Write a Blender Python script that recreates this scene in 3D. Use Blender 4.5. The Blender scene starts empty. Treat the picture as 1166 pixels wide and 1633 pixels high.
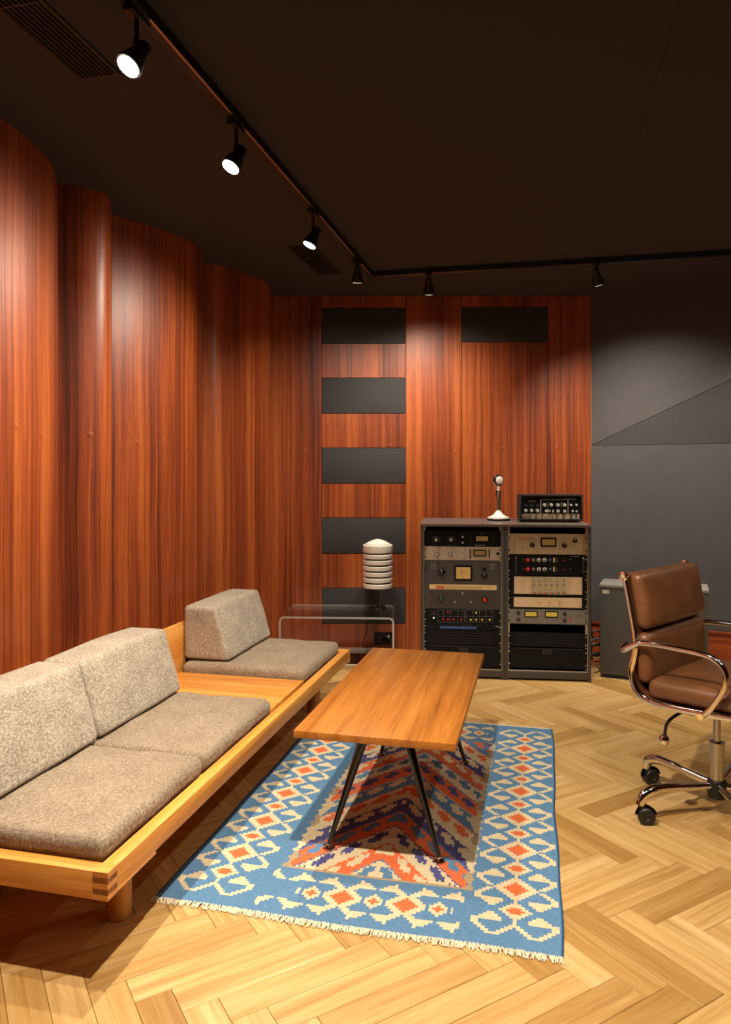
import bpy, bmesh, math, random
from mathutils import Vector, Matrix
random.seed(7)
R = math.radians
S = bpy.context.scene
COL = S.collection

# ------------------------------------------------------------------ camera
FPX, HOR, CAMH = 1166.0, 755.0, 1.28          # focal length and horizon in pixels of the 1166x1633 frame, eye height
cam = bpy.data.cameras.new('camera'); cam_o = bpy.data.objects.new('camera', cam); COL.objects.link(cam_o)
cam.sensor_fit = 'HORIZONTAL'; cam.sensor_width = 36.0; cam.lens = 36.0 * FPX / 1166.0
cam.shift_y = -(816.5 - HOR) / 1166.0
cam.clip_start = 0.05; cam.clip_end = 60
cam_o.location = (0, 0, CAMH); cam_o.rotation_euler = (R(90), 0, 0)
S.camera = cam_o

# ------------------------------------------------------------------ world, exposure
w = bpy.data.worlds.new('world'); S.world = w; w.use_nodes = True
w.node_tree.nodes['Background'].inputs[0].default_value = (0.9, 0.8, 0.7, 1)
w.node_tree.nodes['Background'].inputs[1].default_value = 0.02
S.view_settings.view_transform = 'Standard'; S.view_settings.look = 'None'
S.view_settings.exposure = 0.0; S.view_settings.gamma = 1.0
S.view_settings.use_curve_mapping = False

# lamps of the track: (pixel of the lamp, pixel on the track above) give the place, then aim, watts, cone, blend
LIGHT_COL = (1.0, 0.89, 0.74)
W_SOFA, W_WALL, W_ROOM = 105.0, 62.0, 85.0

YAW = R(13.46)                                 # the room's long axis against the view axis
U = Vector((math.sin(YAW), math.cos(YAW), 0)); V = Vector((math.cos(YAW), -math.sin(YAW), 0))
ZC = 2.554                                    # ceiling height
YB = 5.25                                      # back wall

def at_z(px, py, z):
    d = (CAMH - z) * FPX / (py - HOR)
    return Vector(((px - 583.0) / FPX * d, d, z))
def at_d(px, py, d):
    return Vector(((px - 583.0) / FPX * d, d, CAMH - (py - HOR) * d / FPX))

# ------------------------------------------------------------------ helpers
def lin(c):
    return tuple(((v/255.0)/12.92 if v/255.0 <= 0.04045 else (((v/255.0)+0.055)/1.055)**2.4) for v in c) + (1.0,)

class NT:
    def __init__(s, name):
        s.m = bpy.data.materials.new(name); s.m.use_nodes = True
        s.t = s.m.node_tree; s.b = s.t.nodes['Principled BSDF']; s.out = s.t.nodes['Material Output']
    def n(s, typ, **kw):
        x = s.t.nodes.new(typ)
        for k, v in kw.items():
            if k.startswith('i_'):
                x.inputs[k[2:].replace('_', ' ')].default_value = v
            else: setattr(x, k, v)
        return x
    def l(s, a, b): s.t.links.new(a, b)
    def ramp(s, fac, stops):
        r = s.n('ShaderNodeValToRGB'); e = r.color_ramp.elements
        while len(e) < len(stops): e.new(0.5)
        for i, (p, c) in enumerate(stops):
            e[i].position = p; e[i].color = c
        s.l(fac, r.inputs[0]); return r
    def math(s, op, a, b=None, c=None):
        m = s.n('ShaderNodeMath', operation=op)
        for i, v in enumerate((a, b, c)):
            if v is None: continue
            if isinstance(v, (int, float)): m.inputs[i].default_value = v
            else: s.l(v, m.inputs[i])
        return m.outputs[0]
    def mul(s, col1, col2, fac=1.0):
        m = s.n('ShaderNodeMix', data_type='RGBA', blend_type='MULTIPLY'); m.inputs[0].default_value = fac
        for k, v in ((6, col1), (7, col2)):
            if isinstance(v, tuple): m.inputs[k].default_value = v
            else: s.l(v, m.inputs[k])
        return m.outputs[2]
    def bump(s, h, strength, dist):
        b = s.n('ShaderNodeBump'); b.inputs['Strength'].default_value = strength; b.inputs['Distance'].default_value = dist
        s.l(h, b.inputs['Height']); s.l(b.outputs[0], s.b.inputs['Normal'])

def plain(name, rgb, rough=0.5, metal=0.0, spec=0.5, noise=0.0, nscale=60, bump=0.0, coat=0.0):
    t = NT(name); t.b.inputs['Base Color'].default_value = lin(rgb)
    t.b.inputs['Roughness'].default_value = rough; t.b.inputs['Metallic'].default_value = metal
    t.b.inputs['Specular IOR Level'].default_value = spec; t.b.inputs['Coat Weight'].default_value = coat
    if noise or bump:
        tc = t.n('ShaderNodeTexCoord'); nz = t.n('ShaderNodeTexNoise'); nz.inputs['Scale'].default_value = nscale; nz.inputs['Detail'].default_value = 4
        t.l(tc.outputs['Object'], nz.inputs['Vector'])
        c = lin(rgb)
        r = t.ramp(nz.outputs[0], [(0.3, tuple(v*(1-noise) for v in c[:3])+(1,)), (0.7, tuple(min(1, v*(1+noise)) for v in c[:3])+(1,))])
        t.l(r.outputs[0], t.b.inputs['Base Color'])
        if bump: t.bump(nz.outputs[0], bump, 0.002)
    return t.m

def emit(name, rgb, strength):
    t = NT(name); t.b.inputs['Base Color'].default_value = (0, 0, 0, 1)
    t.b.inputs['Emission Color'].default_value = lin(rgb); t.b.inputs['Emission Strength'].default_value = strength
    return t.m

def wood(name, dark, mid, light, axis='Y', across=14.0, along=0.8, rough=0.4, coat=0.0, uv=False, vary=0.0, fibre=0.35, knots=False, bumpd=0.0006, stops=(0.28, 0.5, 0.72), warp=0.0, dents=False):
    t = NT(name); t.b.inputs['Roughness'].default_value = rough; t.b.inputs['Coat Weight'].default_value = coat; t.b.inputs['Coat Roughness'].default_value = 0.25
    tc = t.n('ShaderNodeTexCoord'); src = tc.outputs['UV' if uv else 'Object']
    oi = t.n('ShaderNodeObjectInfo')
    off = t.n('ShaderNodeVectorMath', operation='SCALE'); off.inputs[0].default_value = (17.3, 31.7, 11.1); t.l(oi.outputs['Random'], off.inputs['Scale'])
    add = t.n('ShaderNodeVectorMath', operation='ADD'); t.l(src, add.inputs[0])
    if not uv: t.l(off.outputs[0], add.inputs[1])
    vec = add.outputs[0]
    if warp:
        wn = t.n('ShaderNodeTexNoise'); wn.inputs['Scale'].default_value = 1.1; wn.inputs['Detail'].default_value = 2; t.l(vec, wn.inputs['Vector'])
        wm = t.n('ShaderNodeVectorMath', operation='SCALE'); wm.inputs['Scale'].default_value = warp; t.l(wn.outputs['Color'], wm.inputs[0])
        wa = t.n('ShaderNodeVectorMath', operation='ADD'); t.l(vec, wa.inputs[0]); t.l(wm.outputs[0], wa.inputs[1]); vec = wa.outputs[0]
    sc = {'X': (along, across, across), 'Y': (across, along, across), 'Z': (across, across, along)}[axis]
    mp = t.n('ShaderNodeMapping'); mp.inputs['Scale'].default_value = sc; t.l(vec, mp.inputs['Vector'])
    nz = t.n('ShaderNodeTexNoise'); nz.inputs['Scale'].default_value = 1.0; nz.inputs['Detail'].default_value = 5; nz.inputs['Roughness'].default_value = 0.62; nz.inputs['Distortion'].default_value = 0.25
    t.l(mp.outputs[0], nz.inputs['Vector'])
    rp = t.ramp(nz.outputs[0], [(stops[0], lin(dark)), (stops[1], lin(mid)), (stops[2], lin(light))])
    mp2 = t.n('ShaderNodeMapping'); mp2.inputs['Scale'].default_value = tuple(v*k for v, k in zip(sc, {'X': (5, 14, 14), 'Y': (14, 5, 14), 'Z': (14, 14, 5)}[axis])); t.l(vec, mp2.inputs['Vector'])
    nf = t.n('ShaderNodeTexNoise'); nf.inputs['Scale'].default_value = 1.0; nf.inputs['Detail'].default_value = 3; t.l(mp2.outputs[0], nf.inputs['Vector'])
    rf = t.ramp(nf.outputs[0], [(0.3, (0.55, 0.5, 0.45, 1)), (0.6, (1, 1, 1, 1))])
    col = t.mul(rp.outputs[0], rf.outputs[0], fibre)
    if knots:
        vo = t.n('ShaderNodeTexVoronoi'); vo.inputs['Scale'].default_value = 2.3; t.l(add.outputs[0], vo.inputs['Vector'])
        kr = t.ramp(vo.outputs['Distance'], [(0.0, (0.22, 0.14, 0.08, 1)), (0.035, (0.8, 0.7, 0.6, 1)), (0.06, (1, 1, 1, 1))])
        col = t.mul(col, kr.outputs[0], 1.0)
    if vary:
        vr = t.ramp(oi.outputs['Random'], [(0.0, (1-vary, 1-vary*1.25, 1-vary*1.7, 1)), (0.35, (0.93, 0.9, 0.86, 1)), (0.7, (1, 1, 1, 1)), (0.86, (1.0, 1.02, 1.05, 1)), (1.0, (1.06, 1.11, 1.24, 1))])
        col = t.mul(col, vr.outputs[0], 1.0)
    t.l(col, t.b.inputs['Base Color'])
    h = nf.outputs[0]
    if dents:   # little pressed dents in the veneer along one height
        se = t.n('ShaderNodeSeparateXYZ'); t.l(src, se.inputs[0])
        ju = t.n('ShaderNodeTexNoise', noise_dimensions='1D'); ju.inputs['Scale'].default_value = 2.7
        t.l(se.outputs[0], ju.inputs['W'])
        uu = t.math('PINGPONG', t.math('ADD', se.outputs[0], t.math('MULTIPLY', ju.outputs[0], 0.05)), 0.085)
        vv = t.math('SUBTRACT', se.outputs[1], 1.45)
        d2 = t.math('ADD', t.math('MULTIPLY', uu, uu), t.math('MULTIPLY', vv, vv))
        g = t.math('POWER', 2.718, t.math('MULTIPLY', d2, -5200.0))
        h = t.math('ADD', t.math('MULTIPLY', nf.outputs[0], 0.1), t.math('MULTIPLY', g, 8.0))
        t.bump(h, 0.5, 0.0006)
    else:
        t.bump(h, 0.35, bumpd)
    return t.m

def veneer():
    """quarter-cut mahogany veneer: broad figure, ribbon stripes and fine pores running up the wall (UV = metres)"""
    t = NT('mahogany_veneer'); t.b.inputs['Roughness'].default_value = 0.44
    tc = t.n('ShaderNodeTexCoord'); src = tc.outputs['UV']
    wn = t.n('ShaderNodeTexNoise'); wn.inputs['Scale'].default_value = 1.6; wn.inputs['Detail'].default_value = 2; t.l(src, wn.inputs['Vector'])
    wm = t.n('ShaderNodeVectorMath', operation='SCALE'); wm.inputs['Scale'].default_value = 0.025; t.l(wn.outputs['Color'], wm.inputs[0])
    wa = t.n('ShaderNodeVectorMath', operation='ADD'); t.l(src, wa.inputs[0]); t.l(wm.outputs[0], wa.inputs[1])
    def layer(au, av, detail, rough=0.5):
        mp = t.n('ShaderNodeMapping'); mp.inputs['Scale'].default_value = (au, av, 1); t.l(wa.outputs[0], mp.inputs['Vector'])
        n = t.n('ShaderNodeTexNoise'); n.inputs['Scale'].default_value = 1; n.inputs['Detail'].default_value = detail; n.inputs['Roughness'].default_value = rough
        t.l(mp.outputs[0], n.inputs['Vector']); return n.outputs[0]
    broad, rib, fine, pore = layer(6, 0.30, 3), layer(46, 0.4, 4, 0.65), layer(150, 1.2, 3), layer(420, 9, 2)
    mix = t.math('ADD', t.math('MULTIPLY', broad, 0.42), t.math('ADD', t.math('MULTIPLY', rib, 0.40), t.math('MULTIPLY', fine, 0.18)))
    rp = t.ramp(mix, [(0.36, lin((76, 33, 15))), (0.44, lin((122, 53, 23))), (0.51, lin((154, 71, 28))), (0.60, lin((184, 97, 43)))])
    pr = t.ramp(pore, [(0.32, (0.6, 0.52, 0.45, 1)), (0.5, (1, 1, 1, 1))])
    col = t.mul(rp.outputs[0], pr.outputs[0], 0.7); t.l(col, t.b.inputs['Base Color'])
    se = t.n('ShaderNodeSeparateXYZ'); t.l(src, se.inputs[0])
    ju = t.n('ShaderNodeTexNoise', noise_dimensions='1D'); ju.inputs['Scale'].default_value = 2.7; t.l(se.outputs[0], ju.inputs['W'])
    uu_ = t.math('PINGPONG', t.math('ADD', se.outputs[0], t.math('MULTIPLY', ju.outputs[0], 0.05)), 0.085)
    vv = t.math('SUBTRACT', se.outputs[1], t.math('ADD', 1.40, t.math('MULTIPLY', ju.outputs[0], 0.1)))
    d2 = t.math('ADD', t.math('MULTIPLY', uu_, uu_), t.math('MULTIPLY', vv, vv))
    g = t.math('POWER', 2.718, t.math('MULTIPLY', d2, -9000.0))
    t.bump(t.math('ADD', t.math('MULTIPLY', pore, 0.12), t.math('MULTIPLY', g, 9.0)), 0.5, 0.0006)
    return t.m

def fabric(name, a, b, c, scale=900.0, rough=0.95, bump=0.5, cross=True, dist=0.0012):
    t = NT(name); t.b.inputs['Roughness'].default_value = rough; t.b.inputs['Specular IOR Level'].default_value = 0.15
    t.b.inputs['Sheen Weight'].default_value = 0.15
    tc = t.n('ShaderNodeTexCoord'); outs = []
    for k, sc in enumerate(((scale, scale*0.14, scale*0.14), (scale*0.14, scale, scale))):
        mp = t.n('ShaderNodeMapping'); mp.inputs['Scale'].default_value = sc; mp.inputs['Location'].default_value = (k*3.3, k*1.7, 0); t.l(tc.outputs['Object'], mp.inputs['Vector'])
        nz = t.n('ShaderNodeTexNoise'); nz.inputs['Scale'].default_value = 1.0; nz.inputs['Detail'].default_value = 2; t.l(mp.outputs[0], nz.inputs['Vector']); outs.append(nz.outputs[0])
    m = t.math('MULTIPLY', t.math('ADD', outs[0], outs[1]), 0.5)
    big = t.n('ShaderNodeTexNoise'); big.inputs['Scale'].default_value = 9; big.inputs['Detail'].default_value = 3; t.l(tc.outputs['Object'], big.inputs['Vector'])
    m2 = t.math('ADD', m, t.math('MULTIPLY', t.math('SUBTRACT', big.outputs[0], 0.5), 0.12))
    rp = t.ramp(m2, [(0.38, lin(a)), (0.5, lin(b)), (0.62, lin(c))])
    t.l(rp.outputs[0], t.b.inputs['Base Color']); t.bump(m, bump, dist)
    return t.m

def kilim(name, rgb):
    t = NT(name); t.b.inputs['Roughness'].default_value = 0.95; t.b.inputs['Specular IOR Level'].default_value = 0.1
    tc = t.n('ShaderNodeTexCoord')
    wv = t.n('ShaderNodeTexWave', wave_type='BANDS', bands_direction='X'); wv.inputs['Scale'].default_value = 120; wv.inputs['Distortion'].default_value = 1.5; wv.inputs['Detail Scale'].default_value = 2
    t.l(tc.outputs['Object'], wv.inputs['Vector'])
    mp = t.n('ShaderNodeMapping'); mp.inputs['Scale'].default_value = (60, 420, 1); t.l(tc.outputs['Object'], mp.inputs['Vector'])
    nz = t.n('ShaderNodeTexNoise'); nz.inputs['Scale'].default_value = 1; nz.inputs['Detail'].default_value = 3; t.l(mp.outputs[0], nz.inputs['Vector'])
    c = lin(rgb)
    rp = t.ramp(nz.outputs[0], [(0.3, tuple(v*0.72 for v in c[:3])+(1,)), (0.68, tuple(min(1, v*1.22) for v in c[:3])+(1,))])
    t.l(rp.outputs[0], t.b.inputs['Base Color'])
    t.bump(t.math('ADD', wv.outputs[0], nz.outputs[0]), 0.4, 0.001)
    return t.m

class B:
    """collects shapes; build() links them as one mesh object"""
    def __init__(s): s.bm = bmesh.new()
    def box(s, x0, x1, y0, y1, z0, z1, bev=0.0, seg=2):
        r = bmesh.ops.create_cube(s.bm, size=1.0)
        vs = r['verts']
        for v in vs:
            v.co = Vector(((x0+x1)/2 + v.co.x*(x1-x0), (y0+y1)/2 + v.co.y*(y1-y0), (z0+z1)/2 + v.co.z*(z1-z0)))
        if bev:
            es = list({e for v in vs for e in v.link_edges})
            bmesh.ops.bevel(s.bm, geom=es, offset=bev, segments=seg, affect='EDGES', profile=0.5)
        return s
    def cone(s, p0, p1, r0, r1, seg=20, cap=True):
        return s.tube([p0, p1], [r0, r1], seg, cap)
    def tube(s, pts, rad, seg=10, cap=True, closed=False, sq=(1.0, 1.0)):
        pts = [Vector(p) for p in pts]; n = len(pts)
        if isinstance(rad, (int, float)): rad = [rad]*n
        rings = []; prev = None
        for i, p in enumerate(pts):
            a = pts[(i-1) % n] if (i > 0 or closed) else p; b = pts[(i+1) % n] if (i < n-1 or closed) else p
            t = (b-a).normalized()
            if prev is None:
                up = Vector((0, 0, 1)) if abs(t.z) < 0.9 else Vector((1, 0, 0))
                x = t.cross(up).normalized()
            else:
                x = (prev - t*prev.dot(t)).normalized()
            prev = x; y = t.cross(x)
            rings.append([s.bm.verts.new(p + (x*math.cos(k*2*math.pi/seg)*sq[0] + y*math.sin(k*2*math.pi/seg)*sq[1])*rad[i]) for k in range(seg)])
        m = n if closed else n-1
        for i in range(m):
            A, Bq = rings[i], rings[(i+1) % n]
            for k in range(seg):
                s.bm.faces.new((A[k], A[(k+1) % seg], Bq[(k+1) % seg], Bq[k]))
        if cap and not closed:
            s.bm.faces.new(list(reversed(rings[0]))); s.bm.faces.new(rings[-1])
        return s
    def lathe(s, prof, c=(0, 0, 0), seg=32, axis='Z'):
        c = Vector(c); rings = []
        for (r, h) in prof:
            if r < 1e-6:
                q = Vector((0, 0, h)) if axis == 'Z' else Vector((0, -h, 0))
                rings.append([s.bm.verts.new(c+q)])
            else:
                ring = []
                for k in range(seg):
                    a = 2*math.pi*k/seg
                    q = Vector((r*math.cos(a), r*math.sin(a), h)) if axis == 'Z' else Vector((r*math.cos(a), -h, r*math.sin(a)))
                    ring.append(s.bm.verts.new(c+q))
                rings.append(ring)
        for A, Bq in zip(rings, rings[1:]):
            if len(A) == 1 and len(Bq) == 1: continue
            for k in range(seg):
                j = (k+1) % seg
                if len(A) == 1: s.bm.faces.new((A[0], Bq[j], Bq[k]))
                elif len(Bq) == 1: s.bm.faces.new((A[k], A[j], Bq[0]))
                else: s.bm.faces.new((A[k], A[j], Bq[j], Bq[k]))
        for ring, first in ((rings[0], True), (rings[-1], False)):
            if len(ring) > 1:
                s.bm.faces.new(list(reversed(ring)) if first else ring)
        return s
    def prism(s, poly, z0, z1):
        a = [s.bm.verts.new((x, y, z0)) for x, y in poly]; b = [s.bm.verts.new((x, y, z1)) for x, y in poly]
        n = len(poly)
        s.bm.faces.new(list(reversed(a))); s.bm.faces.new(b)
        for i in range(n): s.bm.faces.new((a[i], a[(i+1) % n], b[(i+1) % n], b[i]))
        return s
    def hull(s, pts8):
        """box from 8 free corners: bottom four then top four, each counter-clockwise"""
        v = [s.bm.verts.new(p) for p in pts8]
        for f in ((3, 2, 1, 0), (4, 5, 6, 7), (0, 1, 5, 4), (1, 2, 6, 5), (2, 3, 7, 6), (3, 0, 4, 7)): s.bm.faces.new([v[i] for i in f])
        return s
    def cushion(s, hx, hy, hz, r, puff=0.0, n=10, warp=None, c=(0, 0, 0)):
        """rounded soft box"""
        def axis(h):
            e = [h - r*(1-math.cos(math.pi/2*k/4)) for k in range(5)]     # dense at the rounded rim
            inner = [-(h-r) + 2*(h-r)*k/n for k in range(n+1)]
            xs = sorted(set([round(-x, 6) for x in (h-r + r*math.sin(math.pi/2*k/4) for k in range(1, 5))] + [round(x, 6) for x in inner] + [round(h-r + r*math.sin(math.pi/2*k/4), 6) for k in range(1, 5)]))
            return xs
        X, Y, Z = axis(hx), axis(hy), axis(hz)
        cache = {}
        def vert(x, y, z):
            k = (x, y, z)
            if k in cache: return cache[k]
            p = Vector(k); q = Vector((max(-(hx-r), min(hx-r, x)), max(-(hy-r), min(hy-r, y)), max(-(hz-r), min(hz-r, z))))
            d = p-q
            if d.length > 1e-9:
                p = q + d.normalized()*r
            fx, fy, fz = (1-(x/hx)**2), (1-(y/hy)**2), (1-(z/hz)**2)
            p.z += puff*math.copysign(1, z)*max(0, fx*fy)**0.5 if abs(z) > hz*0.6 else 0
            if warp: p = warp(p)
            cache[k] = s.bm.verts.new(p+Vector(c)); return cache[k]
        def face(a, b, fn, flip):
            for i in range(len(a)-1):
                for j in range(len(b)-1):
                    vs = [fn(a[i], b[j]), fn(a[i+1], b[j]), fn(a[i+1], b[j+1]), fn(a[i], b[j+1])]
                    if len(set(vs)) < 3: continue
                    try: s.bm.faces.new(vs[::-1] if flip else vs)
                    except ValueError: pass
        face(X, Y, lambda x, y: vert(x, y, Z[-1]), False); face(X, Y, lambda x, y: vert(x, y, Z[0]), True)
        face(X, Z, lambda x, z: vert(x, Y[0], z), False); face(X, Z, lambda x, z: vert(x, Y[-1], z), True)
        face(Y, Z, lambda y, z: vert(X[-1], y, z), False); face(Y, Z, lambda y, z: vert(X[0], y, z), True)
        return s
    def mesh(s, name, mat, angle=35):
        me = bpy.data.meshes.new(name); bmesh.ops.recalc_face_normals(s.bm, faces=s.bm.faces[:])
        s.bm.to_mesh(me); s.bm.free()
        if mat: me.materials.append(mat)
        me.polygons.foreach_set('use_smooth', [True]*len(me.polygons)); me.set_sharp_from_angle(angle=R(angle))
        return me
    def build(s, name, mat, parent=None, loc=None, angle=35, label=None, rot=None):
        return link(name, s.mesh(name, mat, angle), parent, loc, label, rot)

def link(name, me, parent=None, loc=None, label=None, rot=None):
    o = bpy.data.objects.new(name, me); COL.objects.link(o)
    if parent: o.parent = parent
    if loc is not None: o.location = loc
    if rot is not None: o.rotation_euler = rot
    if label: o['label'] = label
    return o
def tag(o, label, cat, group=None):
    o['label'] = label; o['category'] = cat
    if group: o['group'] = group
    return o
def thing(name, label, cat, loc=(0, 0, 0), rz=0.0, group=None):
    o = bpy.data.objects.new(name, None); COL.objects.link(o); o.empty_display_size = 0.1
    o.location = loc; o.rotation_euler = (0, 0, rz)
    return tag(o, label, cat, group)
def struct(o): o['kind'] = 'structure'; return o

def spline(pts, per=6):
    """Catmull-Rom through the points"""
    P = [Vector(p) for p in pts]; out = []
    for i in range(len(P)-1):
        p0, p1, p2, p3 = P[max(i-1, 0)], P[i], P[i+1], P[min(i+2, len(P)-1)]
        for k in range(per):
            t = k/per
            out.append(0.5*((2*p1) + (p2-p0)*t + (2*p0-5*p1+4*p2-p3)*t*t + (3*p1-p0-3*p2+p3)*t**3))
    out.append(P[-1]); return out

def text_part(body, size, mat, parent, loc, name='lettering', rot=(R(90), 0, 0), sx=1.0):
    cu = bpy.data.curves.new(name, 'FONT'); cu.body = body; cu.size = size; cu.extrude = 0.0002; cu.resolution_u = 2
    to = bpy.data.objects.new(name, cu); COL.objects.link(to)
    dg = bpy.context.evaluated_depsgraph_get(); me = bpy.data.meshes.new_from_object(to.evaluated_get(dg))
    bpy.data.objects.remove(to); bpy.data.curves.remove(cu)
    me.materials.clear(); me.materials.append(mat)
    o = link(name, me, parent, loc, None, rot); o.scale = (sx, 1, 1)
    return o

# ------------------------------------------------------------------ materials
M = {}
M['veneer'] = veneer()
M['veneer_x'] = wood('mahogany_veneer_level', (96, 40, 18), (150, 66, 28), (180, 86, 40), 'X', across=26, along=0.6, rough=0.4, fibre=0.5)
M['parquet'] = wood('oak_parquet', (166, 122, 64), (200, 160, 98), (218, 184, 128), 'X', across=34, along=1.6, rough=0.42, vary=0.34, fibre=0.38, knots=True, bumpd=0.0003, stops=(0.25, 0.5, 0.75), warp=0.04)
M['seam'] = plain('pale_seam', (190, 138, 92), 0.7)
M['gap'] = plain('dark_joint', (58, 38, 20), 0.8)
M['ashY'] = wood('ash_wood', (188, 118, 44), (222, 152, 66), (238, 176, 92), 'Y', across=20, along=1.0, rough=0.38, fibre=0.4, warp=0.05)
M['ashX'] = wood('ash_wood_cross', (184, 112, 42), (218, 146, 64), (236, 172, 90), 'X', across=20, along=1.0, rough=0.38, fibre=0.4, warp=0.05)
M['ashZ'] = wood('ash_wood_upright', (150, 92, 36), (186, 120, 50), (206, 142, 68), 'Z', across=20, along=1.0, rough=0.42, fibre=0.4)
M['ashE'] = wood('ash_end_grain', (120, 66, 26), (148, 84, 36), (166, 100, 46), 'Y', across=60, along=30, rough=0.6, fibre=0.5)
M['teak'] = wood('teak_top', (136, 80, 26), (166, 102, 38), (184, 120, 50), 'Y', across=30, along=1.2, rough=0.33, fibre=0.55, warp=0.04)
M['tweed'] = fabric('grey_brown_tweed', (116, 103, 89), (156, 142, 124), (194, 181, 162), 640, bump=0.6)
M['tweed2'] = fabric('brown_tweed', (98, 83, 66), (136, 118, 97), (172, 154, 131), 640, bump=0.6)
M['acoustic'] = fabric('charcoal_acoustic_cloth', (76, 73, 74), (84, 81, 82), (92, 89, 90), 900, bump=0.25, dist=0.0005)
M['panelcloth'] = fabric('black_panel_cloth', (56, 54, 54), (64, 62, 62), (72, 70, 69), 900, bump=0.25, dist=0.0005)
M['ceil'] = fabric('brown_black_ceiling_cloth', (40, 37, 40), (44, 41, 44), (48, 45, 47), 700, bump=0.2, dist=0.0005)
M['black'] = plain('black_metal', (18, 18, 18), 0.42)
M['blackgloss'] = plain('black_enamel', (12, 12, 13), 0.22, coat=0.3)
M['ventblack'] = plain('vent_black', (26, 22, 20), 0.5)
M['chrome'] = plain('chrome', (225, 222, 218), 0.07, 1.0)
M['steel'] = plain('brushed_steel', (188, 184, 178), 0.28, 1.0)
M['leather'] = plain('cognac_leather', (100, 61, 33), 0.4, noise=0.22, nscale=14, bump=0.25)
M['leather_dark'] = plain('brown_leather_back', (84, 44, 22), 0.45, noise=0.2, nscale=16, bump=0.2)
M['plastic'] = plain('black_plastic', (20, 20, 21), 0.5)
M['rackgrey'] = plain('rack_grey_paint', (58, 53, 49), 0.45)
M['racktop'] = plain('rack_top_laminate', (104, 94, 90), 0.35, noise=0.05)
M['rail'] = plain('zinc_rail', (186, 172, 146), 0.4, 0.6)
M['void'] = plain('rack_inside', (8, 8, 8), 0.8)
M['champagne'] = plain('champagne_panel', (182, 162, 128), 0.5, noise=0.04)
M['silver'] = plain('silver_panel', (176, 164, 140), 0.4, 0.15)
M['tan'] = plain('tan_panel', (204, 178, 138), 0.5, noise=0.03)
M['greypanel'] = plain('grey_panel', (112, 106, 98), 0.5)
M['darkgrey'] = plain('dark_grey_panel', (64, 59, 57), 0.45)
M['brownpanel'] = plain('brown_panel', (58, 44, 38), 0.5)
M['blackpanel'] = plain('black_panel', (9, 9, 10), 0.55, spec=0.2)
M['strip'] = plain('cream_nameplate', (214, 184, 124), 0.45)
M['redink'] = plain('red_ink', (176, 44, 28), 0.5)
M['darkink'] = plain('dark_ink', (92, 62, 40), 0.6)
M['whiteink'] = plain('white_ink', (214, 212, 206), 0.5)
M['greyink'] = plain('grey_ink', (120, 122, 120), 0.5)
M['meter'] = plain('amber_meter_face', (206, 168, 96), 0.5)
M['meter_y'] = emit('lit_yellow_meter', (236, 190, 60), 0.55)
M['meter_a'] = emit('lit_amber_meter', (190, 134, 60), 0.30)
M['kred'] = plain('red_knob', (196, 26, 26), 0.35)
M['kgreen'] = plain('green_knob', (24, 84, 44), 0.35)
M['kyellow'] = plain('yellow_knob', (226, 190, 50), 0.35)
M['kblue'] = plain('blue_knob', (54, 66, 92), 0.35)
M['ksilver'] = plain('satin_silver_knob', (206, 202, 194), 0.3)
M['kgrey'] = plain('grey_knob', (110, 108, 106), 0.4)
M['bluedisp'] = emit('blue_display', (70, 96, 140), 0.35)
M['whiteshade'] = plain('white_lacquered_metal', (244, 238, 226), 0.4)
M['cabinet'] = plain('dark_grey_textured_paint', (70, 66, 62), 0.6, noise=0.06, nscale=300, bump=0.2)
M['cabtop'] = plain('light_grey_laminate', (146, 142, 138), 0.4)
M['paper'] = plain('paper_label', (196, 192, 176), 0.7)
M['leatherette'] = plain('black_leatherette', (30, 28, 28), 0.55, noise=0.1, nscale=200, bump=0.4)
M['cablek'] = plain('black_cable', (14, 14, 15), 0.45)
M['cableb'] = plain('blue_cable', (60, 74, 110), 0.4)
M['cableo'] = plain('orange_cable', (170, 84, 40), 0.4)
M['lens'] = emit('lit_lamp_lens', (255, 246, 228), 60.0)
M['lensdim'] = emit('lamp_lens_seen_aslant', (255, 236, 205), 4.0)
M['r_blue'] = kilim('blue_wool', (88, 124, 156)); M['r_cream'] = kilim('cream_wool', (204, 186, 150))
M['r_orange'] = kilim('orange_wool', (208, 104, 62)); M['r_purple'] = kilim('violet_wool', (80, 78, 122)); M['r_tan'] = kilim('tan_wool', (164, 142, 110))
M['r_deep'] = kilim('deep_blue_selvedge', (44, 84, 126)); M['fringe'] = plain('cream_wool_fringe', (216, 202, 172), 0.95, noise=0.15, nscale=80)
def acrylic():
    t = NT('clear_acrylic'); nt = t.t; nt.nodes.remove(t.b)
    tr = t.n('ShaderNodeBsdfTransparent'); tr.inputs[0].default_value = (0.93, 0.93, 0.92, 1)
    gl = t.n('ShaderNodeBsdfGlossy'); gl.inputs['Roughness'].default_value = 0.03; gl.inputs[0].default_value = (0.95, 0.95, 0.95, 1)
    fr = t.n('ShaderNodeFresnel'); fr.inputs[0].default_value = 1.45
    mx = t.n('ShaderNodeMixShader'); t.l(fr.outputs[0], mx.inputs[0]); t.l(tr.outputs[0], mx.inputs[1]); t.l(gl.outputs[0], mx.inputs[2])
    t.l(mx.outputs[0], t.out.inputs[0]); return t.m
M['acrylic'] = acrylic()
def acrylic_edge():
    t = NT('brightened_acrylic_edge'); nt = t.t
    t.b.inputs['Base Color'].default_value = lin((238, 236, 230)); t.b.inputs['Roughness'].default_value = 0.15  # whitish colour stands in for the internal reflection that brightens clear edges
    tr = t.n('ShaderNodeBsdfTransparent'); mx = t.n('ShaderNodeMixShader'); mx.inputs[0].default_value = 0.42
    t.l(tr.outputs[0], mx.inputs[1]); t.l(t.b.outputs[0], mx.inputs[2]); t.l(mx.outputs[0], t.out.inputs[0]); return t.m
M['acrylic_edge'] = acrylic_edge()

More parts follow.
